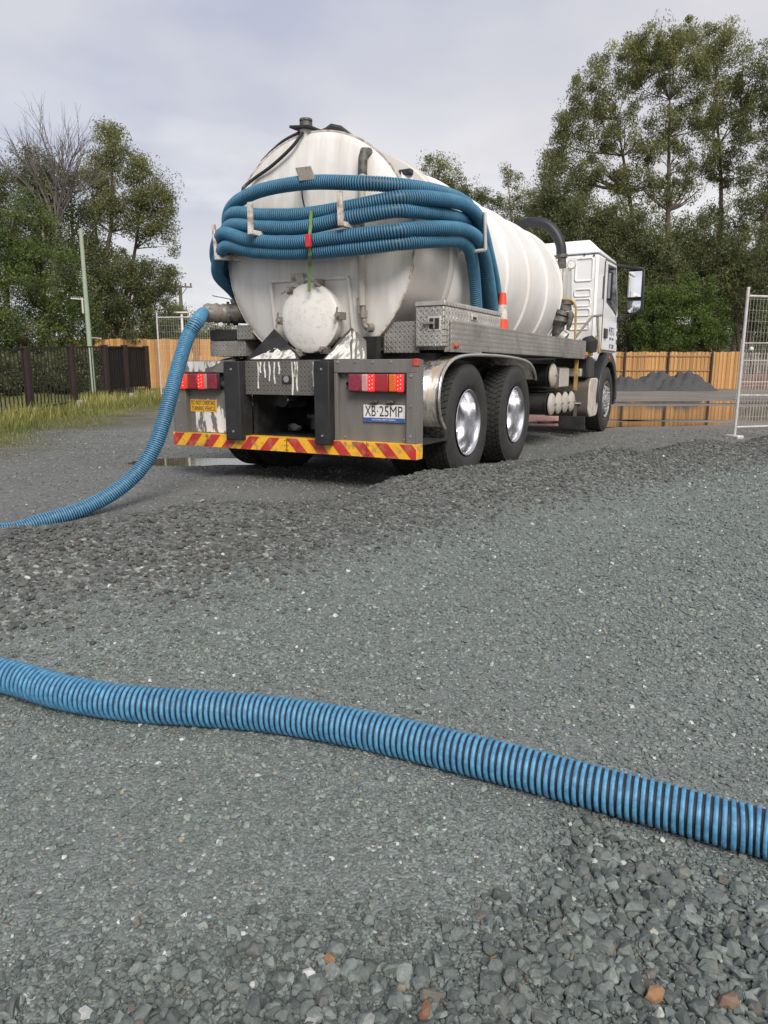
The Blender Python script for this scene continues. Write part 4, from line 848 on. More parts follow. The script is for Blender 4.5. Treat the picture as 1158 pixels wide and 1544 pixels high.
def emboss(x0, x1, z0, z1, r_=.03, t_=.022):
    pts = []
    for cx, cz, a0 in ((x1-r_, z1-r_, 0), (x0+r_, z1-r_, 90), (x0+r_, z0+r_, 180), (x1-r_, z0+r_, 270)):
        for k in range(5): a = R(a0+22.5*k); pts.append((cx+r_*math.cos(a), CR-.004, cz+r_*math.sin(a)))
    b = MB(); b.tube(pts+[pts[0]], t_*.55, 8, False); b.build('embossed_panel', 'cab_white', cab)
for s_ in (1, -1):
    for x0, x1, z0, z1 in ((.86, 1.11, 2.28, 2.60), (.86, 1.10, 2.06, 2.16), (.86, 1.10, 1.92, 2.02), (.86, 1.10, 1.78, 1.88), (.80, 1.10, 1.58, 1.68)):
        emboss(*( (x0, x1) if s_ > 0 else (-x1, -x0)), z0, z1)
    for x0, x1, z0, z1 in ((.1, .72, 2.28, 2.60), (.1, .72, 1.92, 2.16), (.1, .72, 1.58, 1.84)):
        emboss(*( (x0, x1) if s_ > 0 else (-x1, -x0)), z0, z1)
    b = MB(); b.box((1.155*s_-.005, CR-.008, 1.35), (1.155*s_+.005, CR+.01, 2.62)); b.build('panel_rib', 'cab_white', cab, .004)
for x, z in ((.98, 2.65), (1.12, 2.63), (.93, 2.60), (.98, 1.42), (1.10, 1.44)):
    b = MB(); b.lathe([(0, .0), (0, .016)], (x, CR-.010, z), (0, 1, 0), 10); b.build('grommet', 'black_plastic', cab)
for s_ in (1, -1):
    X = 1.191*s_
    def sheet(name, pts, m_, t_, x=X):
        b = MB(); b.prism([(x, y, z) for y, z in pts], (t_*s_, 0, 0)); return b.build(name, m_, cab)
    sheet('door', [(6.72, 1.30), (6.72, 2.62), (7.52, 2.64), (7.78, 2.02), (7.90, 1.72), (7.92, 1.30)], 'cab_white', .012)
    for p, q in (((6.705, 1.29), (6.705, 2.63)), ((6.705, 1.285), (7.9, 1.285)), ((6.705, 2.635), (7.53, 2.655))):
        b = MB(); b.bar((X, *p), (X, *q), .012, .014, (1, 0, 0)); b.build('door_gap', 'black_plastic', cab)
    sheet('window_surround', [(6.86, 2.02), (6.86, 2.585), (7.48, 2.60), (7.76, 1.98), (7.70, 1.86), (7.40, 1.93)], 'black_plastic', .016)
    sheet('window', [(6.90, 2.055), (6.90, 2.555), (7.46, 2.565), (7.72, 1.98), (7.67, 1.90), (7.40, 1.97)], 'glass_dark', .019)
    sheet('quarter_vent', [(6.60, 2.05), (6.60, 2.38), (6.69, 2.38), (6.69, 2.05)], 'black_plastic', .006)
    sheet('quarter_vent', [(6.655, 2.39), (6.655, 2.60), (6.69, 2.60), (6.69, 2.39)], 'black_plastic', .006)
    b = MB(); b.box((X, 6.80, 1.47), (X+.045*s_, 6.98, 1.62)); b.build('door_handle', 'black_plastic', cab, .012, seg=3)
    for z in (1.42, 1.55, 1.68): sheet('side_vent', [(7.83, z), (7.83, z+.07), (7.93, z+.05), (7.93, z-.02)], 'black_plastic', .016)
    # mirrors
    yb = 7.80
    b = MB(); b.bar((1.15*s_, 7.58, 2.66), (1.34*s_, yb, 2.645), .05, .05); b.bar((1.30*s_, yb, 2.645), (1.575*s_, yb, 2.60), .06, .05); b.bar((1.575*s_, yb+.02, 2.60), (1.59*s_, yb+.02, 1.93), .05, .05); b.bar((1.19*s_, 7.86, 1.80), (1.30*s_, yb, 1.83), .10, .09); b.bar((1.28*s_, yb+.03, 1.83), (1.56*s_, yb+.03, 1.94), .045, .045); b.build('mirror_arm', 'black_plastic', cab, .012)
    b = MB(); b.box((1.335*s_, yb, 2.13), (1.585*s_, yb+.12, 2.60)); b.box((1.335*s_, yb, 1.90), (1.585*s_, yb+.12, 2.115)); b.build('mirror_housing', 'black_plastic', cab, .03, seg=3)
    b = MB(); b.box((1.352*s_, yb-.004, 2.165), (1.562*s_, yb+.002, 2.57)); b.build('mirror_glass', 'mirror', cab)
    pts = [(1.352*s_, 2.10), (1.362*s_, 1.955), (1.40*s_, 1.915), (1.50*s_, 1.92), (1.565*s_, 1.98), (1.572*s_, 2.10)]
    b = MB(); ctr = (1.46*s_, 2.02); rings = [(1.0, -.004), (.7, -.014), (.35, -.020)]; vs = [(ctr[0], yb-.022, ctr[1])]
    for k_, dy in rings: vs += [(ctr[0]+(x-ctr[0])*k_, yb+dy, ctr[1]+(z-ctr[1])*k_) for x, z in pts]
    n = len(pts); fs = [(0, 1+2*n+i, 1+2*n+(i+1) % n) for i in range(n)]
    for r_ in (0, 1): fs += [(1+r_*n+i, 1+r_*n+(i+1) % n, 1+(r_+1)*n+(i+1) % n, 1+(r_+1)*n+i) for i in range(n)]
    b.add(vs, fs); b.build('wide_angle_mirror', 'mirror', cab, sharp=80)
text('door_lettering', 'M PET-S', 'ink_blue', cab, (1.2045, 7.42, 1.60), .44, .13, (math.pi/2, 0, math.pi/2), .002)
text('door_lettering', 'SEPTIC TANK', 'ink_blue', cab, (1.2045, 7.44, 1.48), .36, .04, (math.pi/2, 0, math.pi/2), .002)
text('door_lettering', '07 3200', 'ink_blue', cab, (1.2045, 7.46, 1.36), .36, .07, (math.pi/2, 0, math.pi/2), .002)
b = MB(); b.box((-1.14, 7.70, 1.95), (1.14, 7.72, 2.6)); b.build('windscreen', 'glass_dark', cab)
b = MB(); b.box((-1.22, 7.86, .40), (1.22, 8.08, .66)); b.build('front_bumper', 'black_plastic', T, .03)

# ---------------------------------------------------------------- hoses carried on the truck
RH = .0565
def rack_hose(pix, left, right, label):
    """pix: (u, v, y) on the rack; left/right: truck-local points where the hose falls along the tank's sides"""
    P = [TW(Vector(p)) for p in left]+[TW(TPy(u, v, y)) for u, v, y in pix]+[TW(Vector(p)) for p in right]
    return hose('rack_hose', label, 'hose', [tuple(p) for p in P], RH, .0215, 14, 4, 'hose_blue_dull', 'hoses carried on the back of the tank', per=10)
rack_hose([(345, 322, .42), (380, 292, .26), (455, 276, .17), (540, 276, .15), (590, 279, 0.27), (620, 282, 0.42), (650, 287, 0.64), (680, 295, 0.92)], [(-1.10, 1.9, 1.60), (-1.10, 1.35, 1.72), (-1.07, .95, 1.86), (-1.03, .65, 2.08)], [TPx(704, 308, 1.07), TPx(717, 330, 1.08), TPx(731, 372, 1.06), TPx(743, 425, 1.02), TPx(748, 470, .99)], 'blue ribbed hose arching highest across the tank end, above the other rack hoses')
rack_hose([(348, 325, .30), (395, 325, .20), (455, 324, .18), (520, 314, .16), (590, 300, 0.22), (620, 298, 0.33), (650, 299, 0.5), (680, 303, 0.75)], [(-1.07, 1.6, 1.48), (-1.06, 1.2, 1.66), (-1.04, .85, 1.9), (-1.0, .6, 2.09)], [TPx(700, 309, 1.15), TPx(718, 323, 1.17), TPx(727, 346, 1.17), TPx(737, 385, 1.15), TPx(747, 433, 1.08), TPx(750, 472, 1.02)], 'second blue rack hose, running just below the high arching one')
rack_hose([(345, 342, .28), (395, 343, .17), (455, 343, .15), (520, 330, .13), (590, 318, 0.22), (620, 318, 0.36), (650, 321, 0.58), (680, 326, 0.86)], [(-1.06, 1.5, 1.40), (-1.06, 1.05, 1.60), (-1.05, .7, 1.86), (-1.01, .48, 2.0)], [TPx(700, 333, 1.06), TPx(714, 348, 1.07), TPx(724, 385, 1.06), TPx(732, 430, 1.03), TPx(736, 472, 1.01)], 'third blue rack hose, lying in the middle of the bundle')
rack_hose([(335, 353, .26), (375, 362, .15), (440, 366, .12), (520, 357, .11), (590, 349, 0.18), (620, 346, 0.3), (650, 344, 0.46), (680, 344, 0.7)], [(-1.06, 1.7, 1.36), (-1.06, 1.15, 1.56), (-1.07, .75, 1.80), (-1.06, .45, 1.97)], [TPx(700, 347, 1.14), TPx(717, 356, 1.17), TPx(726, 372, 1.17), TPx(733, 396, 1.15), TPx(740, 440, 1.11), TPx(744, 475, 1.08)], 'fourth blue rack hose, second from the bottom of the bundle')
rack_hose([(340, 372, .25), (385, 379, .17), (450, 381, .15), (530, 375, .14), (590, 368, 0.21), (620, 365, 0.33), (650, 363, 0.52), (676, 362, 0.75)], [(-1.04, 1.5, 1.30), (-1.05, 1.0, 1.50), (-1.05, .65, 1.72), (-1.03, .42, 1.86)], [TPx(694, 364, 1.09), TPx(706, 373, 1.1), TPx(712, 392, 1.09), TPx(716, 425, 1.06), TPx(719, 472, 1.03)], 'lowest blue rack hose, sagging across the tank below the bundle')
# suction hose from the outlet down to the yard
sp = [TW(o2+d_*-.06), TW(o2+d_*.06)]
path = [tuple(p) for p in sp]+[tuple(dep(u, v, y)) for u, v, y in [(300, 481, 5.98), (284, 506, 5.82), (271, 545, 5.66), (259, 590, 5.5), (246, 638, 5.4), (230, 680, 5.32), (205, 715, 5.24), (168, 745, 5.12), (120, 769, 4.98), (60, 787, 4.82), (0, 801, 4.66)]]
path += [(-3.1, 4.25, hz1(-3.1, 4.25)+.05), (-3.9, 3.9, hz1(-3.9, 3.9)+.05), (-4.8, 3.8, hz1(-4.8, 3.8)+.05)]
hose('suction_hose', 'bright blue ribbed hose hanging from the tank outlet down to the ground', 'hose', path, .0555, .0165, 16, 4, 'hose_blue', per=10, cuffs=((0.012, .12),))
# green ratchet strap over the bundle
b = MB(); pts = [TW(TPy(u, v, y)) for u, v, y in [(467, 312, .22), (469, 320, .10), (468, 345, .065), (466, 365, .04), (467, 385, .07), (467, 400, .17), (466, 440, .20)]]
ra = TW((1, 0, 0))-TW((0, 0, 0))
for p, q in zip(pts[:-1], pts[1:]): b.bar(p, q, .028, .006, tuple((q-p).cross(ra)))
st = b.build('ratchet_strap', 'strap_green'); tag(st, 'green webbing strap tied down over the blue hose bundle', 'strap')
p = TW(TPy(465, 363, .03)); b = MB(); b.bar(p+Vector((0, 0, -.05)), p+Vector((0, 0, .05)), .05, .03, tuple(TW((0, 1, 0))-TW((0, 0, 0)))); b.build('buckle', 'red_plastic', st, .006)
# traffic cone on the tray
cb = TPy(762, 497, 2.0); e = empty('traffic_cone', TW((1.15, 2.12, 1.326)), -YAW)
b = MB(); b.box((-.07, -.08, -.16), (.07, .08, -.125)); b.build('base', 'cone_red', e, .01)
def cr_(z): return .082-.048*(z+.125)/.525
for z0, z1, m_ in ((-.125, .145, 'cone_red'), (.1455, .285, 'cone_white'), (.2855, .40, 'cone_red')):
    b = MB(); b.lathe([(z0, cr_(z0)), (z1, cr_(z1))]+([(z1+.005, .02), (z1+.005, 0)] if z1 > .39 else []), (0, 0, 0), (0, 0, 1), 24); b.build('cone_band', m_, e)
tag(e, 'orange and white traffic cone standing beside the checker plate toolbox', 'cone')

# ---------------------------------------------------------------- trees
def crown_mesh(name, blobs, n_clumps, leaves, ls, rc, droop, seed):
    """leaf-sized faces gathered in clumps spread through the volume of the given ellipsoids; returns mesh and clump centres"""
    g = np.random.default_rng(seed)
    vol = np.array([b[1][0]*b[1][2] for b in blobs]); pr = vol/vol.sum(); cs = []
    for i, k in zip(range(len(blobs)), g.multinomial(n_clumps, pr)):
        c, r = blobs[i]; d = g.normal(size=(k, 3)); d /= np.linalg.norm(d, axis=1)[:, None]; rad = g.uniform(.25, 1, (k, 1))**.6
        cs.append(np.array(c)+d*rad*np.array(r))
    cs = np.concatenate(cs); k = len(cs)
    nl = np.maximum(6, (leaves*g.lognormal(0, .45, k))).astype(int); idx = np.repeat(np.arange(k), nl); n = len(idx)
    cr_ = rc*g.lognormal(0, .3, k); d = g.normal(size=(n, 3)); q_ = np.linalg.norm(d, axis=1); d *= (np.minimum(q_, 1.9)/q_)[:, None]*np.array([.48, .48, .36+.12*min(1, droop)]); pos = cs[idx]+d*cr_[idx][:, None]
    # leaf frame
    ax = g.normal(size=(n, 3)); ax[:, 2] -= droop; ax /= np.linalg.norm(ax, axis=1)[:, None]
    sd = np.cross(ax, g.normal(size=(n, 3))); sd /= np.linalg.norm(sd, axis=1)[:, None]
    ln = ls*g.uniform(.6, 1.3, (n, 1)); wd = ln*g.uniform(.22, .42, (n, 1))
    V = np.stack([pos-ax*ln*.5, pos+sd*wd*.5, pos+ax*ln*.5, pos-sd*wd*.5], 1).reshape(-1, 3)
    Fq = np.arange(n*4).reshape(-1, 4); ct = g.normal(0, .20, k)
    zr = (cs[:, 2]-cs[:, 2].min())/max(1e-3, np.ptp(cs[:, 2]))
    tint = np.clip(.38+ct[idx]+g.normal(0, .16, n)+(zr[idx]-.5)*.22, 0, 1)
    return V, Fq, tint, cs
def tree(name, label, trunks, blobs, n_clumps, leaves, ls, rc, bark, leaf, seed, r0=.22, limbs=12, droop=.4, group=None):
    """trunks: list of base (x, y) and the point its leader reaches; blobs: ellipsoids (centre, radii) in world metres"""
    V, Fq, tint, cs = crown_mesh(name, blobs, int(n_clumps*1.5), leaves*1.35, ls*.66, rc*.74, droop, seed); g = np.random.default_rng(seed+1)
    bx, by = trunks[0][0]; bz = hz1(bx, by)-.1; root = empty(name, (bx, by, bz)); org = np.array([bx, by, bz])
    b = MB(); nodes = []
    for (px, py), tp in trunks:
        p0 = np.array([px, py, hz1(px, py)-.1]); p1 = np.array(tp, float); m = 9; pts = []
        wob = g.normal(0, 1, (2, 3))
        for i in range(m):
            t = i/(m-1); s_ = math.sin(math.pi*t)*.025*np.linalg.norm(p1-p0)
            pts.append(p0+(p1-p0)*t+np.array([wob[0, 0]*s_+wob[1, 0]*.4*s_*math.sin(6*t), wob[0, 1]*s_, 0]))
        rad = [r0*(1.25 if i == 0 else 1)*(1-.85*i/(m-1)) for i in range(m)]
        b.tube([p-org for p in pts], rad, 9); nodes += [(pts[i], rad[i]) for i in range(2, m)]
    # limbs to spread clumps, then twigs from limbs
    far_ = cs[g.permutation(len(cs))[:limbs]]; tips = []
    for c in far_:
        cand = [(np.linalg.norm(c-p)+(3 if p[2] > c[2]-.1 else 0), p, r) for p, r in nodes]; _, p, r = min(cand, key=lambda q: q[0])
        mid = (p+c)/2+np.array([g.normal(0, .1), g.normal(0, .1), -.06])*np.linalg.norm(c-p)
        m1 = p*.7+mid*.3; pts = catmull([p, mid, c], 5); rr = max(.02, min(r*.6, .09))
        b.tube([q-org for q in pts], list(np.linspace(rr, rr*.28, len(pts))), 6); tips += [(q, rr*.45) for q in pts[2:]]
    alln = tips+nodes
    A = np.array([p for p, _ in alln]); 
    for c in cs[g.permutation(len(cs))[:int(min(len(cs), limbs*7))]]:
        i = int(np.argmin(np.linalg.norm(A-c, axis=1)+(A[:, 2] > c[2])*.6)); p = A[i]
        mid = (p+c)/2+g.normal(0, .06, 3)*np.linalg.norm(c-p); b.tube([p-org, mid-org, c-org], [max(.012, alln[i][1]*.5), .014, .007], 4, False)
    b.build('trunk', bark, root)
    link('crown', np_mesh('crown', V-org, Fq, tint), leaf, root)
    return tag(root, label, 'tree', group)
def blob(u, v, ru, rv, y, thick=1.0):
    c = dep(u, v, y); return (tuple(c), (ru*y/F, ru*y/F*thick, rv*y/F))
def B(L_, y, th=.9): return [blob(*b[:4], y+(b[4] if len(b) > 4 else 0), th) for b in L_]
def tip(u, v, y): return tuple(dep(u, v, y))
def basexy(u, y): return ((u-579)/F*y*1.01, y)
# left of the yard
tree('broadleaf_tree', 'dense bright green broadleaf tree overhanging the black fence', [(basexy(78, 22.5), tip(60, 330, 22.5)), (basexy(30, 22.3), tip(20, 330, 22))],
     B([(30, 345, 62, 55), (70, 425, 72, 70), (10, 440, 60, 90), (105, 475, 42, 50), (60, 510, 85, 42), (-60, 400, 70, 120), (-50, 500, 70, 60), (20, 545, 60, 26), (95, 545, 50, 26)], 22), 600, 85, .13, .42, 'bark_dark', 'leaf_bush', 11, .16, 26, .1)
tree('gum_tree', 'dull olive gum tree with pale upright limbs behind the broadleaf tree', [(basexy(70, 28), tip(66, 245, 28)), (basexy(100, 28.4), tip(105, 270, 28.4))],
     B([(40, 265, 50, 42), (80, 285, 45, 45), (25, 320, 55, 50), (105, 340, 40, 60), (70, 380, 60, 60), (120, 420, 40, 50), (-40, 300, 60, 70)], 28), 260, 90, .17, .55, 'bark_pale', 'leaf_gum_dark', 12, .16, 24, .5)
tree('gum_tree', 'tall spreading gum tree with a thin lopsided crown beside the pale green pole', [(basexy(158, 31), tip(165, 200, 31)), (basexy(172, 31.5), tip(215, 300, 31.5)), (basexy(150, 31.2), tip(140, 300, 31.2))],
     B([(163, 205, 18, 16), (175, 235, 34, 25), (205, 262, 28, 24), (150, 258, 26, 28), (195, 305, 42, 28), (235, 300, 28, 28), (250, 340, 20, 24), (215, 345, 30, 20), (160, 320, 30, 35), (145, 380, 32, 26), (258, 372, 14, 12)], 31), 230, 80, .17, .52, 'bark_dark', 'leaf_gum', 13, .17, 30, .6)
tree('dark_tree', 'dark low tree crowding the trunk of the lopsided gum', [(basexy(200, 29.5), tip(205, 400, 29.5)), (basexy(225, 29.5), tip(230, 440, 29.5))],
     B([(190, 405, 40, 24), (215, 425, 42, 34), (180, 455, 50, 40), (235, 465, 30, 40), (150, 450, 34, 60), (205, 500, 60, 40), (255, 420, 14, 22)], 29.5), 300, 85, .15, .48, 'bark_red', 'leaf_gum_dark', 14, .15, 24, .2)
tree('olive_tree', 'small olive green tree below the power pole', [(basexy(262, 42), tip(265, 460, 42))], B([(255, 475, 22, 18), (280, 480, 22, 16), (262, 498, 40, 20), (310, 500, 30, 16), (345, 505, 30, 16)], 42), 110, 60, .2, .6, 'bark_dark', 'leaf_gum', 15, .12, 10, .2)
tree('dark_tree', 'low dark shrubby tree behind the far left timber fence', [(basexy(300, 36), tip(300, 505, 36))], B([(285, 515, 40, 18), (240, 515, 40, 22), (335, 520, 40, 16), (180, 515, 40, 25)], 36), 120, 60, .2, .6, 'bark_dark', 'leaf_gum_dark', 16, .1, 8, .2)
for u, y, nm in ((-20, 19.0, 'dark shrub behind the black fence below the broadleaf tree'), (45, 20.0, 'dark shrub behind the black fence beside a brown post'), (100, 21.0, 'dark shrub behind the black fence near the pale green pole'), (150, 23.0, 'dark shrub filling the gap by the end of the black fence')):
    tree('dark_shrub', nm, [(basexy(u, y), tip(u, 545, y))], B([(u, 560, 34, 24), (u-20, 580, 26, 20), (u+22, 575, 28, 24), (u+5, 545, 24, 16)], y), 110, 80, .12, .42, 'bark_dark', 'leaf_gum_dark', 90+int(y), .06, 8, .1, 'shrubs behind the black fence')
# bare tree
def bare_tree(u0, y, fans, label, seed):
    g = np.random.default_rng(seed); bx, by = basexy(u0, y); bz = hz1(bx, by)-.1; org = Vector((bx, by, bz)); root = empty('bare_tree', org); b = MB()
    fork = dep(u0, 345, y); b.tube([(0, 0, 0), (fork-org)*.5, fork-org], [.16, .13, .09], 8); tw = MB()
    def grow(p, d, l, r, k):
        q = p+d*l; m = p+d*l*.5+Vector(g.normal(0, .04, 3))*l; (b if k > 2 else tw).tube([p, m, q], [r, r*.8, r*.62], 6 if k > 2 else 4, False)
        if k == 0: return
        for _ in range(3 if k > 1 else 2):
            dd = (d+Vector(g.normal(0, .24, 3))+Vector((0, 0, .05))).normalized(); s_ = g.uniform(.35, 1); grow(p+d*l*s_, dd, l*g.uniform(.58, .82), r*.58, k-1)
    for u, v in fans:
        t = dep(u, v, y+g.normal(0, .4)); d = (t-fork); grow(fork-org, d.normalized(), d.length*.55, .04, 4)
    b.build('trunk', 'dead_wood', root); tw.build('twigs', 'dead_wood', root, smooth=False); tag(root, label, 'tree')
bare_tree(86, 27, [(0, 250), (14, 232), (35, 218), (60, 210), (85, 210), (112, 210), (132, 225), (100, 230), (48, 240), (125, 255)], 'leafless grey tree whose twigs fan out above the gum tree', 3)
# right, beyond the long timber fence
tree('gum_tree', 'very tall gum tree with a broad airy crown beyond the timber fence', [(basexy(1012, 47), tip(1010, 150, 47)), (basexy(968, 47.5), tip(930, 180, 47.5)), (basexy(1043, 47), tip(1080, 160, 47))],
     B([(990, 70, 50, 26), (1060, 62, 52, 30), (940, 100, 42, 32), (1000, 110, 60, 34), (1085, 100, 45, 36), (890, 145, 34, 30), (930, 165, 40, 34), (1040, 170, 52, 34), (1105, 165, 36, 40), (868, 190, 26, 26), (845, 205, 22, 22), (830, 250, 22, 22), (905, 215, 40, 30), (985, 215, 40, 32), (1060, 235, 44, 32), (880, 265, 40, 26), (845, 245, 22, 20), (955, 275, 44, 26), (1100, 250, 34, 34), (1010, 290, 40, 24)], 47), 520, 105, .24, .70, 'bark_dark', 'leaf_gum', 21, .30, 95, .8)
tree('gum_tree', 'leaning gum tree with pale slanting limbs growing beside the very tall gum', [(basexy(1085, 45), tip(1165, 220, 45)), (basexy(1150, 45), tip(1180, 120, 45))],
     B([(1140, 95, 26, 26), (1165, 130, 34, 40), (1130, 190, 22, 30), (1165, 220, 30, 40), (1140, 285, 36, 34), (1190, 180, 40, 80), (1110, 320, 34, 26), (1150, 345, 44, 30), (1220, 280, 60, 120)], 45), 300, 90, .23, .7, 'bark_pale', 'leaf_gum_dark', 22, .26, 34, .8)
wall = [(838, 300, 36, 44, 46), (880, 335, 50, 46, 45), (938, 350, 50, 44, 44), (992, 395, 40, 44, 45), (1062, 365, 48, 46, 45.5), (1120, 390, 48, 50, 43.5), (1185, 400, 60, 70, 44), (908, 430, 60, 52, 43.5), (965, 455, 46, 46, 50), (1118, 455, 46, 40, 56)]
wl = ['dark gum rising directly behind the cab roof', 'dark leafy gum filling in beside the cab roof', 'dark gum with reddish trunk behind the mirror', 'dark gum in front of the very tall trunk', 'shadowy gum at the foot of the leaning trunks', 'drooping dark gum behind the wire panel', 'dark bushy gum past the wire panel', 'low dark gum behind the cab door', 'low shaded gum behind the bright green bush', 'low shaded gum above the small shed']
for k, (u, v, ru, rv, y) in enumerate(wall):
    tree('gum_tree', wl[k], [(basexy(u+8, y), tip(u, v-rv*.6, y)), (basexy(u-14, y+.5), tip(u-22, v-rv*.3, y+.5))],
         B([(u, v-rv*.35, ru*.8, rv*.6), (u-ru*.5, v+rv*.3, ru*.6, rv*.6), (u+ru*.5, v+rv*.35, ru*.6, rv*.6), (u, v+rv*.8, ru*.9, rv*.7), (u+4, v+rv*1.5, ru*.8, rv*.6)], y, 1.1), 110, 85, .25, .8, ['bark_pale', 'bark_red', 'bark_dark'][k % 3], 'leaf_gum_dark', 40+k, .2, 16, .7, 'trees beyond the fence')
for k, (u, v, y, nm) in enumerate(((860, 400, 62, 'distant grey green gum behind the cab'), (930, 410, 64, 'distant grey green gum behind the mirror'), (1000, 420, 63, 'distant grey green gum behind the tallest trunk'), (1070, 415, 65, 'distant grey green gum behind the leaning trunks'), (1140, 420, 75, 'distant grey green gum behind the wire panel'), (800, 410, 66, 'distant grey green gum behind the vacuum hose'))):
    tree('gum_tree', nm, [(basexy(u, y), tip(u, v-70, y))], B([(u, v-60, 34, 44), (u-22, v+10, 36, 56), (u+22, v+10, 36, 56), (u, v+70, 46, 50)], y), 130, 60, .36, 1.05, 'bark_pale', 'leaf_gum_dark', 200+k, .24, 10, .5, 'trees beyond the fence')
tree('green_bush', 'bright green leafy bush standing behind the timber fence', [(basexy(1010, 42), tip(1010, 440, 42)), (basexy(1040, 42), tip(1050, 440, 42))],
     B([(1000, 455, 36, 26), (1045, 440, 36, 26), (985, 490, 34, 32), (1035, 485, 46, 36), (1075, 470, 24, 24), (1010, 515, 60, 24), (1075, 505, 30, 22)], 42), 330, 80, .2, .55, 'bark_dark', 'leaf_bright', 60, .1, 16, .2)
# behind the truck
tree('gum_tree', 'rounded gum top showing above the tank', [(basexy(668, 60), tip(662, 245, 60))], B([(655, 245, 17, 16), (675, 262, 18, 20), (690, 285, 18, 18), (660, 285, 25, 25), (640, 262, 10, 10), (680, 330, 40, 40)], 60), 120, 80, .27, .75, 'bark_dark', 'leaf_gum', 71, .2, 14, .6)
tree('gum_tree', 'low gum top between two taller ones above the tank', [(basexy(728, 58), tip(728, 290, 58))], B([(715, 295, 20, 16), (740, 300, 20, 16), (728, 325, 34, 26), (730, 380, 40, 50)], 58), 110, 80, .27, .75, 'bark_dark', 'leaf_gum_dark', 72, .2, 14, .6)
tree('gum_tree', 'slender sparse gum with a thin spire behind the tank', [(basexy(778, 57), tip(765, 255, 57)), (basexy(800, 57), tip(800, 290, 57))], B([(765, 258, 9, 14), (772, 275, 16, 10), (785, 292, 24, 14), (805, 310, 26, 16), (770, 320, 22, 14), (795, 345, 34, 24), (790, 400, 44, 50)], 57), 130, 75, .25, .7, 'bark_pale', 'leaf_gum', 73, .18, 18, .7)
# more of the same woodland, outside the frame on both sides
tree('broadleaf_tree', 'bushy green tree further along behind the black fence', [((-16, 20), (-16, 20, 5))], [((-16, 20, 5), (3.0, 3, 3)), ((-18, 21, 3.5), (3, 3, 2.5)), ((-14.5, 19.5, 3.2), (2.2, 2, 2))], 160, 80, .16, .5, 'bark_dark', 'leaf_bush', 81, .16, 12, .1)
tree('gum_tree', 'gum tree further along past the wire panel', [((33, 46), (33.5, 46, 15))], [((33, 46, 14), (4, 4, 4)), ((35, 46, 9), (4, 4, 4)), ((31, 45, 7), (3, 3, 3))], 150, 80, .25, .8, 'bark_pale', 'leaf_gum_dark', 82, .25, 14, .6)

# ---------------------------------------------------------------- fences
def share(name, me, parent, loc, rot=(0, 0, 0), sc=(1, 1, 1)):
    o = bpy.data.objects.new(name, me); C.objects.link(o); o.parent = parent; o.location = loc; o.rotation_euler = rot; o.scale = sc; return o
def mesh_of(b, m_, smooth=True): me = b.mesh('piece', smooth=smooth); me.materials.append(M[m_]); return me
def paling_fence(name, label, p0, p1, h, bw, post_every, front, seed, rails=(.28, .95, 1.62), post_mat='fence_brown', z0=None):
    """front: side (+1/-1) on which rails and posts stand"""
    r = random.Random(seed); p0, p1 = Vector((*p0, 0)), Vector((*p1, 0)); d = p1-p0; L_ = d.length; rz = math.atan2(d.y, d.x)
    root = empty(name, (p0.x, p0.y, hz1(p0.x, p0.y) if z0 is None else z0), rz); zz = lambda t: hz1(p0.x+d.x*t/L_, p0.y+d.y*t/L_)-root.location.z
    b = MB(); b.box((-bw*.49, -.009, 0), (bw*.49, .009, h)); me = mesh_of(b, 'paling', False); n = int(L_/bw)
    for i in range(n): x = (i+.5)*bw; share('paling', me, root, (x, r.uniform(-.004, .004)+(.016 if i % 2 else -.010), zz(x)+.02), (0, r.uniform(-.006, .006), r.uniform(-.02, .02)), (1, 1, r.uniform(.985, 1.012)))
    k = int(L_/post_every)
    b = MB(); b.box((0, -.022, -.035), (post_every-.01, .022, .035)); rm = mesh_of(b, 'paling_rail')
    b = MB(); b.box((-.045, -.045, -.05), (.045, .045, h+.01)); pm = mesh_of(b, post_mat)
    for i in range(k+1):
        x = i*post_every; share('post', pm, root, (x, front*.105, zz(x)))
        if i < k:
            for z in rails: share('rail', rm, root, (x, front*.034, zz(x+post_every/2)+z))
    return tag(root, label, 'fence')
a = ((880-579)/F*38.5, 38.5); c = ((1108-579)/F*38.6, 38.6)
paling_fence('timber_fence', 'long honey timber paling fence beyond the puddle with dark posts', (a[0]-12, 38.3), c, 1.93, .10, 2.32, -1, 1, (.35, 1.0, 1.75))
paling_fence('timber_fence', 'honey timber paling fence behind the black steel fence', (-13.2, 28.6), (4.4, 26.9), 1.88, .15, 2.4, 1, 2)
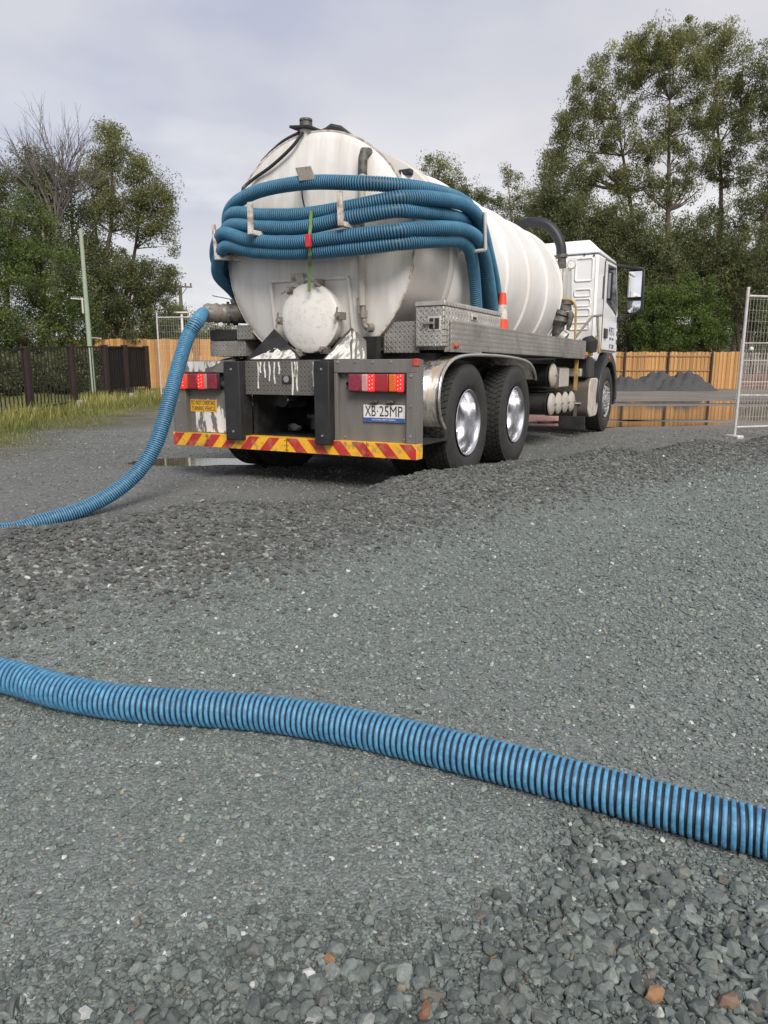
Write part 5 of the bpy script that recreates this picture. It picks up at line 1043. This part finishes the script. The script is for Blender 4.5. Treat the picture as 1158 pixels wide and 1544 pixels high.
# black steel fence
f0, f1 = Vector((-8.2, 4.0)), Vector((-6.16, 19.3)); fd = (f1-f0); FL = fd.length; rz = math.atan2(fd.y, fd.x)
root = empty('steel_fence', (f0.x, f0.y, 0), rz)
zf = lambda t: hz1(f0.x+fd.x*t/FL, f0.y+fd.y*t/FL)
pk = MB(); pk.box((-.0085, -.0085, .05), (.0085, .0085, 1.30)); pm = mesh_of(pk, 'fence_black')
po = MB(); po.box((-.06, -.06, -.05), (.06, .06, 1.33)); pom = mesh_of(po, 'fence_brown')
ft_ = MB(); ft_.box((-.05, -.055, -.05), (.05, .055, .17)); ftm = mesh_of(ft_, 'concrete')
posts = [0.2, 2.3, 4.3, 6.4, 8.45, 10.05, 11.6, 13.0, 13.95, 15.1]
for i, t in enumerate(posts):
    share('post', pom, root, (t, 0, zf(t))); share('post_footing', ftm, root, (t, -.13, zf(t)))
    if i < len(posts)-1:
        t2 = posts[i+1]; n = max(2, int((t2-t)/.115))
        for k in range(1, n): x = t+(t2-t)*k/n; share('picket', pm, root, (x, 0, zf(x)))
        for z in (.14, 1.285):
            b = MB(); b.bar((t, 0, zf(t)+z), (t2, 0, zf(t2)+z), .03, .03); b.build('rail', 'fence_black', root)
        if t >= 12.9:
            n = 8
            for k in range(n): x = t+(t2-t)*(k+.5)/n; b = MB(); b.box((x-(t2-t)/n*.42, .02, zf(x)+.30), (x+(t2-t)/n*.42, .032, zf(x)+1.28)); b.build('slat', 'fence_black', root)
tag(root, 'black steel picket fence with square posts along the grass verge', 'fence')
# temporary wire panels
def wire_panel(p0, p1, h, label, vs=.06, hs_=.15, brace=False, feet='concrete', z0=None):
    p0, p1 = Vector((*p0, 0)), Vector((*p1, 0)); d = p1-p0; L_ = d.length; rz = math.atan2(d.y, d.x)
    root = empty('wire_panel', (p0.x, p0.y, hz1(p0.x, p0.y) if z0 is None else z0), rz)
    for x in (0, L_): b = MB(); b.cyl((x, 0, 0), (x, 0, h), .021, n=12); b.build('upright', 'galv', root)
    for z in (.16, h-.12): b = MB(); b.cyl((.02, 0, z), (L_-.02, 0, z), .018, n=10); b.build('rail', 'galv', root)
    b = MB()
    for x in np.arange(vs, L_, vs): b.tube([(x, 0, .16), (x, 0, h-.12)], .0017, 4, False)
    for z in np.arange(.16+hs_, h-.13, hs_): b.tube([(0, .003, z), (L_, .003, z)], .0017, 4, False)
    wm_ = b.build('wire_mesh', 'galv', root, smooth=False); wm_['kind'] = 'stuff'
    for x in (0, L_): b = MB(); b.box((x-.06, -.13, -.02), (x+.06, .13, .05)); b.build('foot', feet, root, .02)
    return tag(root, label, 'fence', 'temporary wire fence panels')
q = dep(1108, 650, 10.4); wire_panel((q.x, q.y), (q.x+2.25, q.y+.75), 2.12, 'wire fence panel standing on the gravel windrow', feet='galv')
q = dep(244, 605, 18.0); wire_panel((q.x, q.y), (q.x+2.3, q.y-.25), 2.12, 'wire fence panel in front of the paling fence', feet='orange_block')
q = gnd(1082, 612, 0); wire_panel((12.0, 24.5), (14.6, 24.2), 2.0, 'wire fence panel standing past the end of the timber fence', feet='concrete')
# white tubular fence past the end of the timber fence
root = empty('picket_fence', (19.1, 39.5, hz1(19.1, 39.5))); b = MB(); b.box((-.015, -.015, 0), (.015, .015, 1.95)); pm = mesh_of(b, 'tank_dome')
for i in range(40): share('picket', pm, root, (.12+i*.16, 0, .0))
for z in (.35, 1.5): b = MB(); b.box((0, -.02, z), (6.5, .02, z+.05)); b.build('rail', 'tank_dome', root)
tag(root, 'pale metal picket fence beside the end of the timber fence', 'fence')
b = MB(); b.box((19.3, 41.0, hz1(19.3, 41)-.1), (27, 41.25, hz1(22, 41)+.75)); o = b.build('brick_wall', 'brick_wall', None, .01); tag(o, 'low red brown brick wall behind the pale picket fence', 'wall')
for u, nm in ((1061, 'white globe lamp beside the bright green bush'), (1133, 'white globe lamp behind the pale picket fence')):
    p = dep(u, 526, 43); gz = hz1(p.x, p.y); e = empty('globe_lamp', (p.x, p.y, gz)); b = MB(); b.cyl((0, 0, 0), (0, 0, p.z-gz-.1), .03, n=8); b.build('post', 'fence_black', e)
    b = MB(); b.lathe([(-.13*math.cos(a), .13*math.sin(a)) for a in np.linspace(0, math.pi, 12)], (0, 0, p.z-gz), (0, 0, 1), 16); b.build('globe', 'white_paint', e); tag(e, nm, 'lamp')
# small shed on the rise
p = dep(1072, 512, 70); gz = hz1(p.x, p.y); e = empty('garden_shed', (p.x, p.y, gz), -.3)
b = MB(); b.box((-1.0, -1, 0), (1.0, 1, 2.1)); b.build('wall', 'tube_grey', e); b = MB(); b.box((-.15, -1.02, 0), (.75, -.99, 1.7)); b.build('door', 'white_paint', e)
b = MB(); b.prism([(-1.3, -1.3, 2.11), (1.3, -1.3, 2.11), (1.3, -1.3, 2.2), (0, -1.3, 2.5), (-1.3, -1.3, 2.2)], (0, 2.6, 0)); b.build('roof', 'roof_grey', e); tag(e, 'small grey shed with white door on the rise behind the bush', 'shed')
# poles
p = basexy(151, 20.5); zt = dep(139, 345, 20.5).z; gz = hz1(*p); e = empty('pole', (p[0], p[1], gz)); b = MB(); b.cyl((0, 0, 0), (.0, 0, zt-gz), .075, .05, 14); b.build('shaft', 'pole_green', e)
za = dep(146, 450, 20.5).z-gz; b = MB(); b.bar((-.42, 0, za), (0, 0, za-.03), .05, .03); b.cyl((-.11, 0, za-.4), (-.11, 0, za+.02), .03, n=8); b.build('bracket', 'galv', e)
for k in range(6): b = MB(); b.cyl((-.40+.05*k, 0, za+.0), (-.40+.05*k, 0, za+.05), .008, n=6); b.build('pin', 'galv', e)
za = dep(146, 509, 20.5).z-gz; b = MB(); b.bar((.05, 0, za), (.35, 0, za-.02), .02, .02); b.build('bracket', 'galv', e)
tag(e, 'slim pale green steel pole standing behind the black fence', 'pole')
p = basexy(287, 62); zt = dep(288, 430, 62).z; gz = hz1(*p); e = empty('power_pole', (p[0], p[1], gz)); b = MB(); b.cyl((0, 0, 0), (0, 0, zt-gz), .2, .13, 10); b.build('shaft', 'pole_wood', e)
b = MB(); b.bar((-1.0, 0, zt-gz-.1), (1.0, 0, zt-gz-.15), .1, .12); b.build('crossarm', 'pole_wood', e)
for x in (-.9, -.4, .45, .9): b = MB(); b.lathe([(0, .05), (.06, .09), (.12, .05), (.2, .08), (.24, 0)], (x, 0, zt-gz-.06), (0, 0, 1), 8); b.build('insulator', 'pole_wood', e)
for s_ in (1, -1): b = MB(); b.bar((.6*s_, 0, zt-gz-.14), (0, 0, zt-gz-.9), .05, .05); b.build('brace', 'pole_wood', e)
tag(e, 'dark timber power pole with crossarm seen past the hose', 'pole')
p = basexy(287, 30); zt = dep(288, 472, 30).z; gz = hz1(*p); e = empty('post', (p[0], p[1], gz)); b = MB(); b.cyl((0, 0, 0), (0, 0, zt-gz), .06, .05, 10); b.build('shaft', 'white_paint', e)
b = MB(); b.box((-.28, -.1, zt-gz), (.28, .1, zt-gz+.05)); b.build('cap', 'white_paint', e); tag(e, 'short white T-shaped post behind the paling fence', 'post')

# ---------------------------------------------------------------- gravel heaps by the timber fence
def heap(u0, u1, vt, y, label, seed):
    g = np.random.default_rng(seed); x0, x1 = (u0-579)/F*y, (u1-579)/F*y; cx, rx = (x0+x1)/2, (x1-x0)/2; top = dep((u0+u1)/2, vt, y).z; n = 44; m = 22
    gx_ = np.linspace(-1, 1, n); V = []
    ph = g.uniform(0, 6.28, 8)
    for j in range(m):
        for i in range(n):
            a, b_ = gx_[i], -1+2*j/(m-1); r = math.hypot(a, b_); h_ = max(0, 1-r*r)**1.15
            k = .70+.10*math.sin(5*a+ph[0]+2*b_)+.09*math.sin(11*a+7*b_+ph[1])+.07*math.sin(19*a-9*b_+ph[2])+.03*math.sin(37*a+23*b_+ph[3])+g.normal(0, .022)
            x, yy = cx+a*rx, y+b_*1.3; V.append((x, yy, hz1(x, yy)-.03+h_*k*(top+.05)+.0))
    ii = (np.arange(m-1)[:, None]*n+np.arange(n-1)[None]).ravel(); me = np_mesh('heap', np.array(V), np.stack([ii, ii+1, ii+n+1, ii+n], 1), smooth=False); o = link('gravel_heap', me, 'pile'); return tag(o, label, 'heap')
heap(900, 985, 562, 36.0, 'small dark gravel heap nearest the truck cab by the timber fence', 1); heap(925, 1045, 557, 36.9, 'broad dark gravel heap in the middle against the timber fence', 2); heap(972, 1075, 555, 36.2, 'jagged dark gravel heap away from the cab against the timber fence', 3)
# crumpled sheet on the far side of the truck
g = np.random.default_rng(9); p = gnd(832, 640, 0); n, m = 40, 10; V = []
for j in range(m):
    for i in range(n):
        a, b_ = i/(n-1), j/(m-1); V.append((p.x-.9+1.9*a, p.y+.6+.5*a+.7*b_, hz1(p.x, p.y)+.02+.13*math.sin(math.pi*b_)*(1+.5*math.sin(14*a)+.35*math.sin(31*a+4*b_))))
ii = (np.arange(m-1)[:, None]*n+np.arange(n-1)[None]).ravel(); o = link('plastic_sheet', np_mesh('sheet', np.array(V), np.stack([ii, ii+1, ii+n+1, ii+n], 1), smooth=True), 'pink_sheet', None, solid=.006); tag(o, 'crumpled pink sheet lying on the ground beyond the truck', 'sheet')
# ---------------------------------------------------------------- grass verge
g = np.random.default_rng(17); n = 330000; x = g.uniform(-12, -2.8, n); y = g.uniform(6.2, 24, n)
fx = f0.x+(y-f0.y)*fd.x/fd.y; edge = np.interp(y, [6, 8, 10.5, 13.1, 15, 19, 24], [-4.3, -4.45, -5.05, -5.15, -4.75, -4.3, -3.5])+.35*np.sin(y*2.1)+.25*np.sin(y*5.3+1)
dens = sm(0.25, -.7, x-edge)*(.35+.65*clump(x, y, .9)); keep = g.random(n) < dens*np.where(x < fx-.6, .35, 1); x, y, fx = x[keep], y[keep], fx[keep]; n = len(x)
tall = sm(-.2, -2.0, x-np.interp(y, [6, 24], [-4.6, -4.2])); nearf = np.exp(-((x-fx-.3)/.7)**2)
hgt_ = (.035+.12*tall*clump(x, y, 1.4)+.20*nearf*g.random(n)**1.5)*g.uniform(.5, 1.25, n); z = hgt(x, y)
th = g.uniform(0, 6.28, n); ln = g.uniform(.2, .8, n)*hgt_; wv = np.maximum(.004, .05*hgt_)
dx, dy = np.cos(th), np.sin(th); b0 = np.stack([x-dy*wv, y+dx*wv, z-.01], 1); b1 = np.stack([x+dy*wv, y-dx*wv, z-.01], 1); tp = np.stack([x+dx*ln, y+dy*ln, z+hgt_], 1)
V = np.stack([b0, b1, tp], 1).reshape(-1, 3); tint = np.clip(.35+.35*(clump(x, y, .7)-.5)+g.normal(0, .2, n)+.4*(hgt_ > .2), 0, 1)
o = link('grass', np_mesh('grass', V, np.arange(n*3).reshape(-1, 3), tint), 'grass'); tag(o, 'yellow green grass along the foot of the black fence', 'grass', kind='stuff')
